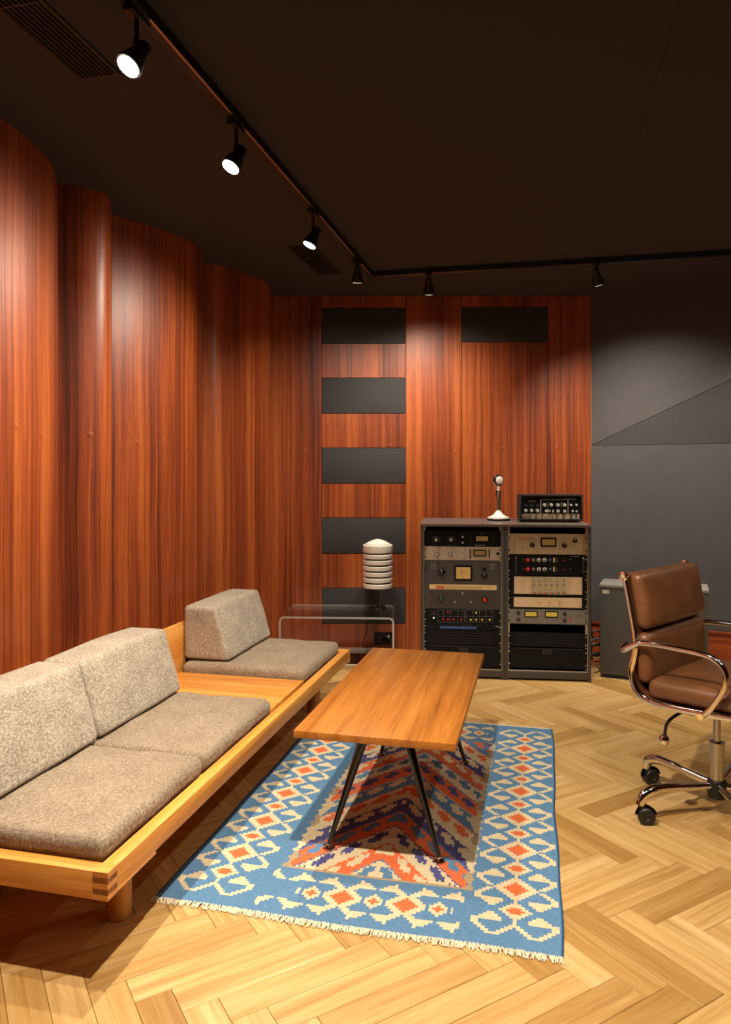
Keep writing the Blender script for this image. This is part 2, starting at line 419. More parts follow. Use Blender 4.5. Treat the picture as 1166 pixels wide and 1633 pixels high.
# ================================================================== THE ROOM
XR = 3.9                                        # right limit of the room, out of the frame
cornerR = Vector(((943-583)/FPX*YB, YB, 0))     # back wall meets the cloth wall
rdir = Vector((0.900, -0.436, 0)).normalized()
rlen = (XR - cornerR.x)/rdir.x
endR = cornerR + rdir*rlen
YF = -1.6                                       # wall behind the camera

# ---- floor: base slab and herringbone planks
floor = struct(B().box(-2.7, XR+0.1, YF-0.1, YB+0.2, -0.08, -0.011).build('floor', M['gap']))
PW, PL = 0.0895, 0.4475
pa = R(30.9); p1 = Vector((math.cos(pa), math.sin(pa), 0)); p2 = Vector((-math.sin(pa), math.cos(pa), 0))
org = Vector((-0.6055, 1.8468, 0))       # far-left corner of one plank in the photograph
def plank_mesh(name):
    b = B(); g, c = 0.0005, 0.0012; L, W = PL-2*g, PW-2*g
    def ring(i, z): return [(-L/2+i, -W/2+i, z), (L/2-i, -W/2+i, z), (L/2-i, W/2-i, z), (-L/2+i, W/2-i, z)]
    vs = [[b.bm.verts.new(p) for p in ring(i, z)] for i, z in ((0, -0.011), (0, -c), (c, 0))]
    for A, C in zip(vs, vs[1:]):
        for k in range(4): b.bm.faces.new((A[k], A[(k+1) % 4], C[(k+1) % 4], C[k]))
    b.bm.faces.new(vs[2]); b.bm.faces.new(vs[0][::-1])
    me = b.mesh(name, M['parquet'], 20); return me
pm = plank_mesh('plank')
cands = []
for j in range(-16, 17):
    for k in range(-70, 71):
        for kind in (0, 1):
            if kind == 0: cx, cy, rot = k*PW + PL/2, -k*PW - PW/2, pa
            else: cx, cy, rot = (k-0.5)*PW, -k*PW - PL/2, pa + math.pi/2
            cx += j*PL; cy += j*PL
            q = org + p1*cx + p2*cy
            if -2.6 < q.x < XR and YF < q.y < YB+0.1: cands.append((q, rot))
def in_view(q):
    for dx, dy in ((0, 0), (0.18, 0.1), (-0.18, 0.1), (0.1, -0.18), (-0.1, 0.18), (0.15, -0.15), (-0.15, -0.15), (0.15, 0.15)):
        x, y = q.x+dx, q.y+dy
        if y < 0.5: continue
        px, py = 583 + x/y*FPX, HOR + CAMH/y*FPX
        if -5 < px < 1171 and py < 1640: return True
    return False
def wall_x(y): return -0.70 - 0.262*(5.2-y)
near = sorted([c for c in cands if in_view(c[0]) and c[0].x > wall_x(c[0].y)-0.2], key=lambda c: c[0].y)
solo = near[:300]; sset = {id(c) for c in solo}
for q, rot in solo:
    o = link('plank', pm, floor, (q.x, q.y, random.uniform(-0.0003, 0.0002)), None, (0, 0, rot + (math.pi if random.random() < 0.5 else 0)))
bmj = bmesh.new()
for c in cands:
    if id(c) in sset: continue
    base = len(bmj.verts); bmj.from_mesh(pm)
    bmj.verts.ensure_lookup_table()
    mt = Matrix.Translation(c[0]) @ Matrix.Rotation(c[1], 4, 'Z')
    for i in range(base, len(bmj.verts)): bmj.verts[i].co = mt @ bmj.verts[i].co
mj = bpy.data.meshes.new('plank_field'); bmj.to_mesh(mj); bmj.free(); mj.materials.append(M['parquet'])
pf = link('plank_field', mj, floor); pf['kind'] = 'stuff'

# ---- ceiling: slab with cloth panels whose seams follow the room's axis
ceiling = struct(B().box(-2.7, XR+0.1, YF-0.1, YB+0.2, ZC+0.012, ZC+0.1).build('ceiling', M['void']))
def room_pt(a, b): return Vector((0, 0, 0)) + V*a + U*b
seam = at_z(1085, 0, ZC); sa = seam.x*V.x + seam.y*V.y
def clip_poly(poly, x0, x1, y0, y1):
    def cl(P, f, inter):
        out = []
        for i in range(len(P)):
            a, b = P[i], P[(i+1) % len(P)]
            if f(a): out.append(a)
            if f(a) != f(b): out.append(inter(a, b))
        return out
    def ix(c): return lambda a, b: (c, a[1]+(b[1]-a[1])*(c-a[0])/(b[0]-a[0]))
    def iy(c): return lambda a, b: (a[0]+(b[0]-a[0])*(c-a[1])/(b[1]-a[1]), c)
    P = cl(poly, lambda p: p[0] >= x0, ix(x0)); P = cl(P, lambda p: p[0] <= x1, ix(x1))
    P = cl(P, lambda p: p[1] >= y0, iy(y0)) if len(P) > 2 else P
    return cl(P, lambda p: p[1] <= y1, iy(y1)) if len(P) > 2 else P
for ia in range(-2, 3):
    for ib in range(-1, 3):
        a0, a1, b0, b1 = sa+ia*3.2+0.0015, sa+(ia+1)*3.2-0.0015, -1.0+ib*2.7+0.0015, -1.0+(ib+1)*2.7-0.0015
        P = [room_pt(a, b) for a, b in ((a0, b0), (a1, b0), (a1, b1), (a0, b1))]
        Q = clip_poly([(p.x, p.y) for p in P], -2.7, XR+0.1, YF-0.1, YB+0.2)
        if len(Q) > 2: B().prism(Q, ZC, ZC+0.012).build('ceiling_panel', M['ceil'], ceiling)

# ---- left wall: scalloped mahogany veneer, read from the line where it meets the ceiling
def ceil_pt(px, py): return Vector(((px-583)/FPX*((ZC-CAMH)*FPX/(HOR-py)), (ZC-CAMH)*FPX/(HOR-py), 0))
SC = [[(92, 293), (134, 299), (160, 306), (172, 313), (177, 325), (178.2, 342)],
      [(178.2, 342), (226, 356), (273, 372), (307, 387), (321, 402), (323.8, 421)],
      [(323.8, 421), (352, 423.5), (392, 437), (423, 450), (432, 459), (433, 472)]]
first = [ceil_pt(*p) for p in ((0, 187), (50, 226), (75, 253), (86, 272), (92, 293))]
pre = [Vector((-1.60, 1.75, 0)), Vector((-1.46, 1.95, 0)), Vector((-1.36, 2.25, 0))]
runs = [pre + first] + [[ceil_pt(*p) for p in s_] for s_ in SC]
runs[-1][-1] = Vector((runs[-1][-1].x, YB-0.001, 0))
back = []
e = pre[0]
for k in range(3):   # same scallops carried on behind the camera
    s_ = e - U*1.15 - V*0.07
    back.append([s_, s_.lerp(e, 0.1)+V*0.12, s_.lerp(e, 0.4)+V*0.24, s_.lerp(e, 0.75)+V*0.2, s_.lerp(e, 0.97)+V*0.06, e]); e = s_
def wall_strip(name, pts, z0, z1, mat, thick=0.02, parent=None, per=8, u0=0.0):
    P = spline(pts, per); n = len(P); bm = bmesh.new(); uvl = bm.loops.layers.uv.new('UVMap')
    nor = []
    for i in range(n):
        t = (P[min(i+1, n-1)]-P[max(i-1, 0)]).normalized(); nor.append(Vector((-t.y, t.x, 0)))
    u = [u0]
    for i in range(1, n): u.append(u[-1]+(P[i]-P[i-1]).length)
    F = [[bm.verts.new((p.x, p.y, z)) for p in P] for z in (z0, z1)]
    K = [[bm.verts.new((p.x+m.x*thick, p.y+m.y*thick, z)) for p, m in zip(P, nor)] for z in (z0, z1)]
    def q(vs, uvs):
        f = bm.faces.new(vs)
        for l, c in zip(f.loops, uvs): l[uvl].uv = c
        f.smooth = True
    for i in range(n-1):
        q((F[0][i], F[0][i+1], F[1][i+1], F[1][i]), ((u[i], z0), (u[i+1], z0), (u[i+1], z1), (u[i], z1)))
        q((K[0][i+1], K[0][i], K[1][i], K[1][i+1]), ((u[i+1], z0), (u[i], z0), (u[i], z1), (u[i+1], z1)))
        q((F[1][i], F[1][i+1], K[1][i+1], K[1][i]), ((u[i], z1),)*4); q((F[0][i+1], F[0][i], K[0][i], K[0][i+1]), ((u[i], z0),)*4)
    q((F[0][0], F[1][0], K[1][0], K[0][0]), ((u[0], z0), (u[0], z1), (u[0], z1), (u[0], z0)))
    q((F[1][-1], F[0][-1], K[0][-1], K[1][-1]), ((u[-1], z1), (u[-1], z0), (u[-1], z0), (u[-1], z1)))
    me = bpy.data.meshes.new(name); bmesh.ops.recalc_face_normals(bm, faces=bm.faces[:]); bm.to_mesh(me); bm.free(); me.materials.append(mat)
    me.set_sharp_from_angle(angle=R(50))
    return link(name, me, parent), u[-1]
p_all = [back[2][0], back[0][5]] + [runs[3][-1]]
wl_pts = [p - V*0.5 for p in (back[2][0], back[0][0], runs[0][4], runs[2][0], runs[3][-1])]
wl, _ = wall_strip('wall_left', wl_pts, 0, ZC, M['gap'], 0.05, None, 4); struct(wl)
uu = 0.0
for pts in back[::-1] + runs:
    _, uu = wall_strip('wood_panel', pts, 0.0, ZC, M['veneer'], 0.018, wl, 8, uu + 0.37)

# ---- back wall: flat veneer boards around black cloth panels
wb = struct(B().box(runs[-1][-1].x-0.05, cornerR.x+0.4, YB+0.02, YB+0.12, 0, ZC).build('wall_back', M['seam']))
def bx(px): return (px-583)/FPX*YB
def bz(py): return CAMH + (HOR-py)*YB/FPX
def uvbox(name, x0, x1, y0, y1, z0, z1, mat, parent, u0=0.0):
    b = B(); b.box(x0, x1, y0, y1, z0, z1, 0.0008, 1); bm = b.bm; ul = bm.loops.layers.uv.new('UVMap')
    for f in bm.faces:
        for l in f.loops: l[ul].uv = (l.vert.co.x + u0, l.vert.co.z)
    return b.build(name, mat, parent)
G = 0.0016
xa, xb, xc, xd, xe, xf, xg = (runs[-1][-1].x, bx(513), bx(647), bx(736.5), bx(873.5), cornerR.x, 0)
zs = [(bz(491+111.6*i), bz(548+111.6*i)) for i in range(5)]
def wboard(x0, x1, z0, z1, u0): uvbox('wood_panel', x0+G, x1-G, YB, YB+0.02, z0+G, z1-G, M['veneer'], wb, u0)
xm = bx(463)
wboard(xa-0.004, xm, 0, ZC, 5.1); wboard(xm, xb, 0, ZC, 7.73); wboard(xc, xd, 0, ZC, 9.2)
z7 = (bz(490), bz(545.5))
wboard(xd, xe, 0, z7[1], 11.9); wboard(xd, xe, z7[0], ZC, 12.6); wboard(xe, xf, 0, ZC, 14.4)
prev = ZC
for i, (zt, zb) in enumerate(zs):
    wboard(xb, xc, zt, prev, 20.3+i*3.17); prev = zb
wboard(xb, xc, 0, prev, 37.7)
for (x0, x1, zt, zb) in [(xb, xc, a, b) for a, b in zs] + [(xd, xe, z7[0], z7[1])]:
    B().box(x0+0.002, x1-0.002, YB-0.004, YB+0.02, zb+0.002, zt-0.002, 0.003, 2).build('cloth_panel', M['panelcloth'], wb, label='flat charcoal cloth panel set into the wood')

# ---- right wall: charcoal cloth folded in facets over a low mahogany base
wr = struct(B().hull([cornerR+Vector((0, 0.06, 0)), endR+Vector((0, 0.06, 0)), endR+Vector((0.1, 0.2, 0)), cornerR+Vector((0.1, 0.2, 0)),
     cornerR+Vector((0, 0.06, ZC)), endR+Vector((0, 0.06, ZC)), endR+Vector((0.1, 0.2, ZC)), cornerR+Vector((0.1, 0.2, ZC))]).build('wall_right', M['void']))
nin = Vector((rdir.y, -rdir.x, 0))                # towards the room
def rw(m, z, off=0.0): return cornerR + rdir*m + nin*off + Vector((0, 0, z))
ZL = CAMH + (HOR-710.5)*YB/FPX; ZW = CAMH - (989-HOR)*YB/FPX
px_diag = at_d(1166, 603, 4.86).z; m_ed = 0.95
slope = (px_diag - ZL)/m_ed
def slab(name, poly, mat, th=0.03):
    b = B(); f = [b.bm.verts.new(p) for p in poly]; nn = (poly[1]-poly[0]).cross(poly[-1]-poly[0]).normalized()
    k = [b.bm.verts.new(p - nin*th) for p in poly]; n = len(poly)
    b.bm.faces.new(f); b.bm.faces.new(k[::-1])
    for i in range(n): b.bm.faces.new((f[i], k[i], k[(i+1) % n], f[(i+1) % n]))
    return b.build(name, mat, wr)
mz = (ZC-ZL-0.1)/slope
mz = min(mz, rlen)
zd = ZL + slope*mz
slab('cloth_panel', [rw(0.002, ZW+0.004, 0.008), rw(rlen, ZW+0.004, 0.008), rw(rlen, ZL-0.002, 0.008), rw(0.002, ZL-0.002, 0.008)], M['acoustic'])
slab('cloth_panel', [rw(0.004, ZL+0.001, 0.0), rw(rlen, ZL+0.001, 0.0), rw(mz, zd-0.003, 0.30)], M['acoustic'])
slab('cloth_panel', [rw(0.002, ZL+0.004, 0.0), rw(mz, zd+0.001, 0.30), rw(mz, ZC, 0.30), rw(0.002, ZC, 0.0)], M['acoustic'])
slab('cloth_panel', [rw(mz+0.003, zd, 0.30), rw(rlen, ZL+0.003, 0.0), rw(rlen, ZC, 0.0), rw(mz+0.003, ZC, 0.30)], M['acoustic'])
rz = math.atan2(rdir.y, rdir.x)
def rbase(m0, m1):
    c = rw((m0+m1)/2, 0, 0.0); L = m1-m0-0.003
    B().box(-L/2, L/2, -0.002, 0.02, 0.0, ZW-0.024, 0.001, 1).build('wood_board', M['veneer_x'], wr, (c.x, c.y, 0), rot=(0, 0, rz))
    B().box(-L/2, L/2, -0.012, 0.02, ZW-0.022, ZW, 0.0015, 1).build('wood_cap', M['veneer_x'], wr, (c.x, c.y, 0), rot=(0, 0, rz))
rbase(0.003, 1.35); rbase(1.35, rlen)
# the two walls that stand behind and beside the camera
wf = struct(B().box(-2.9, XR+0.1, YF-0.1, YF, 0, ZC).build('wall_front', M['acoustic']))
ws = struct(B().box(XR, XR+0.1, YF, endR.y, 0, ZC).build('wall_side', M['veneer_x']))

# ---- slot vents in the ceiling
def vent(c0, c1, label, wdt, nsl, joint=None):
    L = (c1-c0).length; t = thing('ceiling_vent', label, 'air vent', (c0.x, c0.y, ZC), -math.atan2((c1-c0).x, (c1-c0).y))
    f = B(); h = 0.006
    f.box(-wdt/2, -wdt/2+0.012, 0, L, -h, 0).box(wdt/2-0.012, wdt/2, 0, L, -h, 0).box(-wdt/2+0.012, wdt/2-0.012, 0, 0.012, -h, 0).box(-wdt/2+0.012, wdt/2-0.012, L-0.012, L, -h, 0)
    f.build('frame', M['ventblack'], t)
    B().box(-wdt/2+0.012, wdt/2-0.012, 0.012, L-0.012, -0.0012, -0.0002).build('backing', M['void'], t)
    b = B().box(-0.0022, 0.0022, 0.012, L-0.012, -0.008, -0.0012); me = b.mesh('slat', M['ventblack'])
    for i in range(nsl):
        link('slat', me, t, (-wdt/2+0.012+(wdt-0.024)*(i+0.5)/nsl, 0, 0))
    if joint is not None: B().box(-wdt/2+0.012, wdt/2-0.012, joint-0.002, joint+0.002, -0.009, -0.001).build('joint_bar', M['rackgrey'], t)
ve = at_z(160, 122, ZC); vs_ = ve - U*1.3
vent(vs_, ve, 'long black slot vent in the ceiling, above the nearest track spotlight', 0.15, 8, 0.92)
ve2 = at_z(526, 436, ZC); vent(ve2 - U*0.58, ve2, 'short black slot vent in the ceiling near the back wall', 0.15, 8)

# ---- lighting track and spotlights
ZT = ZC - 0.030
tc_ = at_z(591, 441, ZT); t0 = at_z(205, 0, ZT); t1 = at_z(1166, 407, ZT)
tdl = (tc_-t0).normalized(); tdr = (t1-tc_).normalized()
nA = tc_ - tdl*3.10; tB = tc_ + tdr*3.2
tB2 = tB - tdl*3.10
def track(a, b, label):
    L = (b-a).length; ang = math.atan2((b-a).y, (b-a).x)
    t = thing('lighting_track', label, 'light track', (a.x, a.y, ZC), ang)
    B().box(0, L, -0.018, 0.018, -0.032, -0.026).box(0, L, -0.018, -0.009, -0.026, -0.0005).box(0, L, 0.009, 0.018, -0.026, -0.0005).build('rail', M['black'], t)
    B().box(0, L, 0.0095, 0.0175, -0.0335, -0.032).build('edge_strip', M['steel'], t)
    B().box(-0.02, 0.02, -0.02, 0.02, -0.034, -0.0005, 0.002).build('end_cap', M['black'], t)
    return t
track(tc_, nA, 'long black ceiling track running from the near left to the corner')
track(tc_+tdr*0.045, tB, 'black ceiling track running right along the back wall')
track(tB-tdl*0.045, tB2, 'black ceiling track over the right side of the room')
track(nA+tdr*0.045, tB2-tdr*0.045, 'black ceiling track crossing above the camera')

def spot(att, aim, watts, cone, blend, label, drop=0.135, lit=True, size=0.022, vis=True):
    """track spotlight hung at a point of the track; the lens faces aim"""
    t = thing('track_spotlight', label, 'spotlight', (att.x, att.y, ZC-0.034), 0, 'spotlights on the ceiling track')
    piv = Vector((0, 0, -drop+0.034)); d = (Vector(aim) - (Vector((att.x, att.y, ZC-0.034))+piv)).normalized()
    B().box(-0.016, 0.016, -0.045, 0.045, -0.022, -0.0005, 0.003).build('adapter', M['black'], t, rot=(0, 0, -math.atan2(tdl.x, tdl.y)))
    B().cone((0, 0, -0.021), (0, 0, piv.z+0.045), 0.0065, 0.0065, 10).build('stem', M['black'], t)
    hub = piv + Vector((0, 0, 0.035))
    h = B(); back_ = piv - d*0.050
    h.tube([back_, back_+d*0.006, back_+d*0.035, back_+d*0.062, piv+d*0.038, piv+d*0.044], [0.014, 0.019, 0.021, 0.030, 0.036, 0.036], 20)
    h.build('head', M['black'], t)
    B().tube([hub+Vector((0, 0, 0.012)), hub-Vector((0, 0, 0.004)), piv-d*0.02], [0.009, 0.012, 0.012], 10).build('knuckle', M['black'], t)
    B().lathe([(0.030, 0.0), (0.030, 0.0015), (0, 0.0015)], seg=20).build('lens', M['lens'] if lit else M['lensdim'], t, piv+d*0.0445, rot=d.to_track_quat('Z', 'Y').to_euler())
    la = bpy.data.lights.new('spot_beam', 'SPOT'); la.energy = watts; la.color = LIGHT_COL; la.spot_size = R(cone); la.spot_blend = blend; la.shadow_soft_size = size
    lo = bpy.data.objects.new('spot_beam', la); COL.objects.link(lo); lo.parent = t; lo.location = piv+d*0.052; lo.rotation_euler = (-d).to_track_quat('Z', 'Y').to_euler()
    return t
def on_track(px, py): return at_z(px, py, ZT)
def along(m): return tc_ - tdl*m
a1, a2, a3 = on_track(218, 16), on_track(377, 196), on_track(500, 336)
spot(a1, a1 + Vector((-0.75, -0.75, -1.7)), W_SOFA*1.1, 150, 1.0, 'nearest lit track spotlight, at the upper left over the near end of the sofa', 0.155)
spot(a2, a2 + Vector((-0.75, -0.55, -1.7)), W_SOFA*1.2, 150, 1.0, 'lit track spotlight above the middle of the sofa', 0.155)
spot(a3, a3 + Vector((-0.75, -0.15, -1.7)), W_SOFA*1.2, 150, 1.0, 'lit track spotlight beside the short ceiling vent', 0.155)
a4 = on_track(570, 414); spot(a4, a4 + Vector((-0.05, 0.75, -1.7)), W_WALL, 130, 1.0, 'track spotlight just before the track corner, turned to the wood wall', 0.115, False)
a5 = on_track(684, 435.5); spot(a5, a5 + Vector((0.12, 0.75, -1.7)), W_WALL*1.35, 130, 1.0, 'track spotlight above the left equipment rack, turned to the wood wall', 0.115, False)
a6 = on_track(952, 419); spot(a6, a6 + Vector((0.42, 0.50, -1.25)), W_WALL*2.2, 108, 1.0, 'track spotlight at the seam of wood wall and charcoal cloth wall', 0.115, False)
# further lamps of the same track loop, outside the frame
x0_ = nA
for k, (m, aim, wt) in enumerate(((0.62, (0.25, 2.5, 0.0), 2.9), (1.55, (1.1, 2.4, 0.0), 0.6), (2.5, (2.2, 2.2, 0.0), 0.25))):
    spot(nA + tdr*m, aim, W_SOFA*wt, 86, 0.45, ('first', 'second', 'third')[k]+' track spotlight of the near cross track, out of the frame above', 0.155)
b1 = tc_ + tdr*2.55; spot(b1, Vector((2.9, 4.5, 0.6)), W_WALL, 110, 0.7, 'track spotlight out of the frame right of the cloth wall', 0.115, False)
for k, (m, aim, wt) in enumerate(((1.0, (1.5, 3.3, 0), 0.5), (2.2, (1.2, 1.8, 0), 0.2))):
    spot(tB - tdl*m, aim, W_ROOM*wt, 105, 0.6, ('first', 'second')[k]+' track spotlight of the right-hand track, out of the frame', 0.155)

# ================================================================== SOFA
corner = at_z(171.7, 1438, 0.2139); corner.z = 0
SRZ = -YAW
def sofa_pt(t, s, z=0): return corner + V*t + U*s + Vector((0, 0, z))
SL, SD = 2.383, 0.720
RT, RB = 0.2847, 0.2139
sofa = thing('platform_sofa', 'low ash wood platform sofa along the scalloped wood wall', 'sofa', (corner.x, corner.y, 0), SRZ)
th = 0.042
B().box(-th, 0, th, SL-th, RB+0.009, RT, 0.002).build('side_rail', M['ashY'], sofa)
B().box(-SD+0.02, -SD+0.02+th, th, SL-th, RB, RT, 0.002).build('side_rail', M['ashY'], sofa)
# finger joints at the visible corner: the near rail with tongues, the side rail's end grain between them
near_rail = B().box(-SD+0.02, -th, 0, th, RB, RT, 0.001)
near_rail.build('end_rail', M['ashX'], sofa)
B().box(-SD+0.02, 0, SL-th, SL, RB, RT, 0.002).build('end_rail', M['ashX'], sofa)
hgt = (RT-RB)/5
for i in range(5):
    B().box(-th, 0.0004, -0.0004, th, RB+i*hgt, RB+(i+1)*hgt).build('joint_finger', M['ashX'] if i % 2 == 0 else M['ashE'], sofa, label=None if i % 2 == 0 else 'darker end grain of the corner joint')
B().box(-th, 0, th, 0.235, RB, RB+0.0088, 0.0005).build('rail_block', M['ashY'], sofa)
B().box(-SD+0.063, -th-0.001, th+0.001, SL-th-0.001, RB+0.03, RT-0.022).build('platform', M['ashX'], sofa)
S1, SM, S2, S3, S4 = 0.045, 0.638, 1.272, 1.707, 2.337
B().box(-SD+0.022, -th-0.008, S2+0.003, S3-0.003, RT-0.021, RT+0.008, 0.002).build('tabletop_panel', M['ashX'], sofa)
B().box(-SD, -SD+0.018, 0.0, SL, RB+0.02, 0.532, 0.003).build('backrest_board', M['ashY'], sofa)
legm = B().lathe([(0.033, 0.0), (0.036, 0.004), (0.036, RB+0.0298)], seg=28).mesh('leg', M['ashZ'])
for (x, y) in ((-0.139, 0.273), (-0.139, SL-0.24), (-SD+0.14, 0.273), (-SD+0.14, SL-0.24)):
    link('leg', legm, sofa, (x, y, 0))
# cushions rest on the platform, each a thing of its own
ZP = RT - 0.0215
def pad(s0, s1, mat, label, name='seat_cushion', dimple=False, seed=0):
    rnd = random.Random(seed); ph = [rnd.uniform(0, 6.28) for _ in range(6)]
    L, Wd, H = s1-s0-0.004, SD-th-0.032, 0.068
    def warp(p):
        q = p.copy()
        if q.z > 0:
            q.z += 0.0022*math.sin(q.x*21+ph[0])*math.sin(q.y*17+ph[1]) + 0.0015*math.sin(q.x*43+q.y*31+ph[2])
            if dimple:
                dx, dy = q.x-0.06, q.y-0.0
                q.z -= 0.012*math.exp(-(dx*dx*180+dy*dy*900))
        e = min(Wd/2-abs(q.x), L/2-abs(q.y))
        if e < 0.02: q.x += 0.002*math.sin(q.y*26+ph[3]); q.y += 0.002*math.sin(q.x*24+ph[4])
        return q
    b = B().cushion(Wd/2, L/2, H/2, 0.026, 0.006, 16, warp)
    c = sofa_pt(-th-0.012-Wd/2+0.006, (s0+s1)/2, ZP+H/2+0.0065)
    o = b.build(name, mat, None, c, 60, rot=(0, 0, SRZ)); return tag(o, label, 'cushion', 'seat cushions of the sofa')
pad(S1, SM, M['tweed2'], 'brown tweed seat cushion at the near end of the sofa', seed=1)
pad(SM, S2, M['tweed2'], 'brown tweed seat cushion in the middle, against the bare wood panel', seed=2)
pad(S3, S4, M['tweed2'], 'brown tweed seat cushion with a puckered dent at the far end', dimple=True, seed=3)
SEAT = ZP + 0.068 + 0.013
def backc(s0, s1, label, seed):
    rnd = random.Random(seed); ph = [rnd.uniform(0, 6.28) for _ in range(6)]
    L, H = s1-s0-0.004, 0.264; D0, D1 = 0.250, 0.168     # depth below and above
    def warp(p):
        f = (p.z+H/2)/H; d = D0+(D1-D0)*f
        q = Vector((-SD+0.022 + (p.x/D0+0.5)*d, p.y, p.z))
        fy = max(0, 1-(2*p.y/L)**2); fz = max(0, 1-(2*p.z/H)**2)
        if p.x > 0: q.x += 0.006*fy*fz + 0.0018*math.sin(p.z*40+ph[0])*math.sin(p.y*14+ph[1]) - 0.004*math.exp(-((p.y+L/2-0.02)/0.03)**2)*max(0, math.sin(p.z*75+ph[2]))
        if p.z > 0: q.z += 0.006*fy + 0.0015*math.sin(p.y*13+ph[3])
        return q
    b = B().cushion(D0/2, L/2, H/2, 0.022, 0.0, 14, warp)
    o = b.build('back_cushion', M['tweed'], None, sofa_pt(0, (s0+s1)/2, SEAT+H/2+0.003), 60, rot=(0, 0, SRZ))
    return tag(o, label, 'cushion', 'back cushions of the sofa')
backc(0.050, 0.656, 'grey tweed back cushion nearest the camera, cut by the left frame edge', 11)
backc(0.658, 1.260, 'grey tweed back cushion second from the near end, with creases at its side', 12)
backc(1.740, 2.337, 'grey tweed wedge back cushion standing alone at the far end', 13)

# ================================================================== RUG
rugNL = at_z(247, 1433, 0); RWID, RLEN = 1.187, 1.763
CW = 0.00535; UN = 2*CW; NI, NJ = int(round(RWID/CW)), int(round(RLEN/CW))
# stepped motifs, half drawn: columns outwards from the middle; o orange, # cream, . blue; one letter is two cells
SIDE_M = ['oooo###.....', 'ooo###.##...', 'oo###...##..', 'o###.....##.', '###.......##', '##........##', '#...########', '#...######..', '##...####...', '###...##....', 'oo##........', 'ooo##.......']
END_M = ['....####....', '...##..##...', '..##....##..', '.##......##.', '##........##', '#.........##']
FRONT_M = ['oooo##.#oo', 'ooo###.##o', 'oo###...##', 'o###.....#', '###.......', '.###......', '..#######.', '...#####..', '....###...', '....#.....']
VAL = {'o': 2, '#': 1, '.': 0}
def pick(rows, r, c): return VAL[rows[r][c]] if 0 <= r < len(rows) and 0 <= c < len(rows[r]) else 0
def half(v): return int(math.floor(abs(v)/UN + 0.5))
def side_motif(i, j, end=0):
    """i, j in metres from the middle of a large diamond. end: side on which the pattern stops"""
    c = half(i)
    if end:
        if j*end > UN/2: return 0
        r = half(j); return pick(END_M, r, c) if r < 6 else pick(SIDE_M, r if r < 12 else 22-r, c)
    r = half(j) % 22
    return pick(SIDE_M, r if r < 12 else 22-r, c)
def front_motif(i, j):
    """i in metres from a large diamond; j from the middle of the border"""
    c = half(i) % 18; c = c if c <= 9 else 18-c
    if (i < -0.145 or i > 0.335) and half(j) < 5: return 0      # only hooks beyond the outer small diamonds
    return pick(FRONT_M, half(j), c)
FA0, FA1, FB0, FB1 = 0.312, 0.925, 0.252, RLEN-0.252
BANDS = [('c', 'b'), ('o', 'c'), ('c', 'p'), ('o', 'b'), ('p', 'c'), ('c', 'o'), ('b', 'c'), ('o', 'p'), ('c', 'b'), ('o', 'c'), ('p', 'c'), ('c', 'o'), ('b', 'o'), ('p', 'c')]
IDX = {'b': 0, 'c': 1, 'o': 2, 'p': 3, 't': 4}
def rug_col(ii, jj):
    a, b = (ii+0.5)*CW, (jj+0.5)*CW
    if ii < 1 or ii >= NI-1: return 5
    if FA0 <= a <= FA1 and FB0 <= b <= FB1:
        ea = min(a-FA0, FA1-a); eb = min(b-FB0, FB1-b)
        if eb < 0.010: return 4
        mid = (FA0+FA1)/2; FU = 0.0080; fi = int(math.floor(abs(a-mid)/FU)); jj = int(b/FU)
        tooth = 0.018 + 0.016*((abs((jj % 10)-5))/5.0)
        if ea < 0.010*(abs((jj % 6)-3)/3.0): return 0
        if ea < tooth: return 4 if (jj//11) % 3 == 0 else 1
        x = fi; t = jj - int(FB0/FU) + 1.3*x
        t = math.floor(t); bi = int(t // 15); w = t - bi*15
        bg, fg = BANDS[bi % len(BANDS)]
        if w < 3: return IDX[bg]
        # stepped crosses in the band
        u_, c_ = ((x + bi*4) % 9) - 4, w - 8.5
        if w > 13: return IDX[fg]
        if (abs(u_) <= 1 and abs(c_) <= 4.4) or (abs(u_) <= 3 and abs(c_) <= 1.6): return IDX[fg]
        return IDX[bg]
    PER = 22*UN; be = (RLEN-7*PER)/2; b0 = be + PER; bt = RLEN - be
    for ca in (0.146, 1.056):
        i = a-ca
        if abs(i) <= 0.13:
            if b < be+PER/2: return side_motif(i, b-be, -1)
            if b > bt-PER/2: return side_motif(i, b-bt, 1)
            return side_motif(i, b-b0)
    if 0.30 < a < 0.903:
        for cb in (0.132, RLEN-0.132):
            if abs(b-cb) <= 0.105: return front_motif(a-0.545, b-cb)
    return 0
bm = bmesh.new()
def rug_z(a, b):
    e = min(a, RWID-a); return 0.0052 + 0.0012*math.sin(a*9+b*4)*math.sin(b*7) + (0.0022*max(0, 1-e/0.05)*(math.sin(b*11)+0.4))
def rug_x(a, b): return a + (0.004*math.sin(b*5.5)+0.002*math.sin(b*13))*(a/RWID)
def rug_y(a, b): return b + 0.004*math.sin(a*8)*(1-b/RLEN)
grid = [[bm.verts.new((rug_x(i*CW, j*CW), rug_y(i*CW, j*CW), rug_z(i*CW, j*CW))) for j in range(NJ+1)] for i in range(NI+1)]
for i in range(NI):
    for j in range(NJ):
        f = bm.faces.new((grid[i][j], grid[i+1][j], grid[i+1][j+1], grid[i][j+1])); f.material_index = rug_col(i, j); f.smooth = True
rim = [grid[i][0] for i in range(NI+1)] + [grid[NI][j] for j in range(1, NJ+1)] + [grid[i][NJ] for i in range(NI-1, -1, -1)] + [grid[0][j] for j in range(NJ-1, 0, -1)]
low = [bm.verts.new((v.co.x, v.co.y, 0.0006)) for v in rim]
for k in range(len(rim)):
    f = bm.faces.new((rim[k], low[k], low[(k+1) % len(rim)], rim[(k+1) % len(rim)])); f.material_index = 5
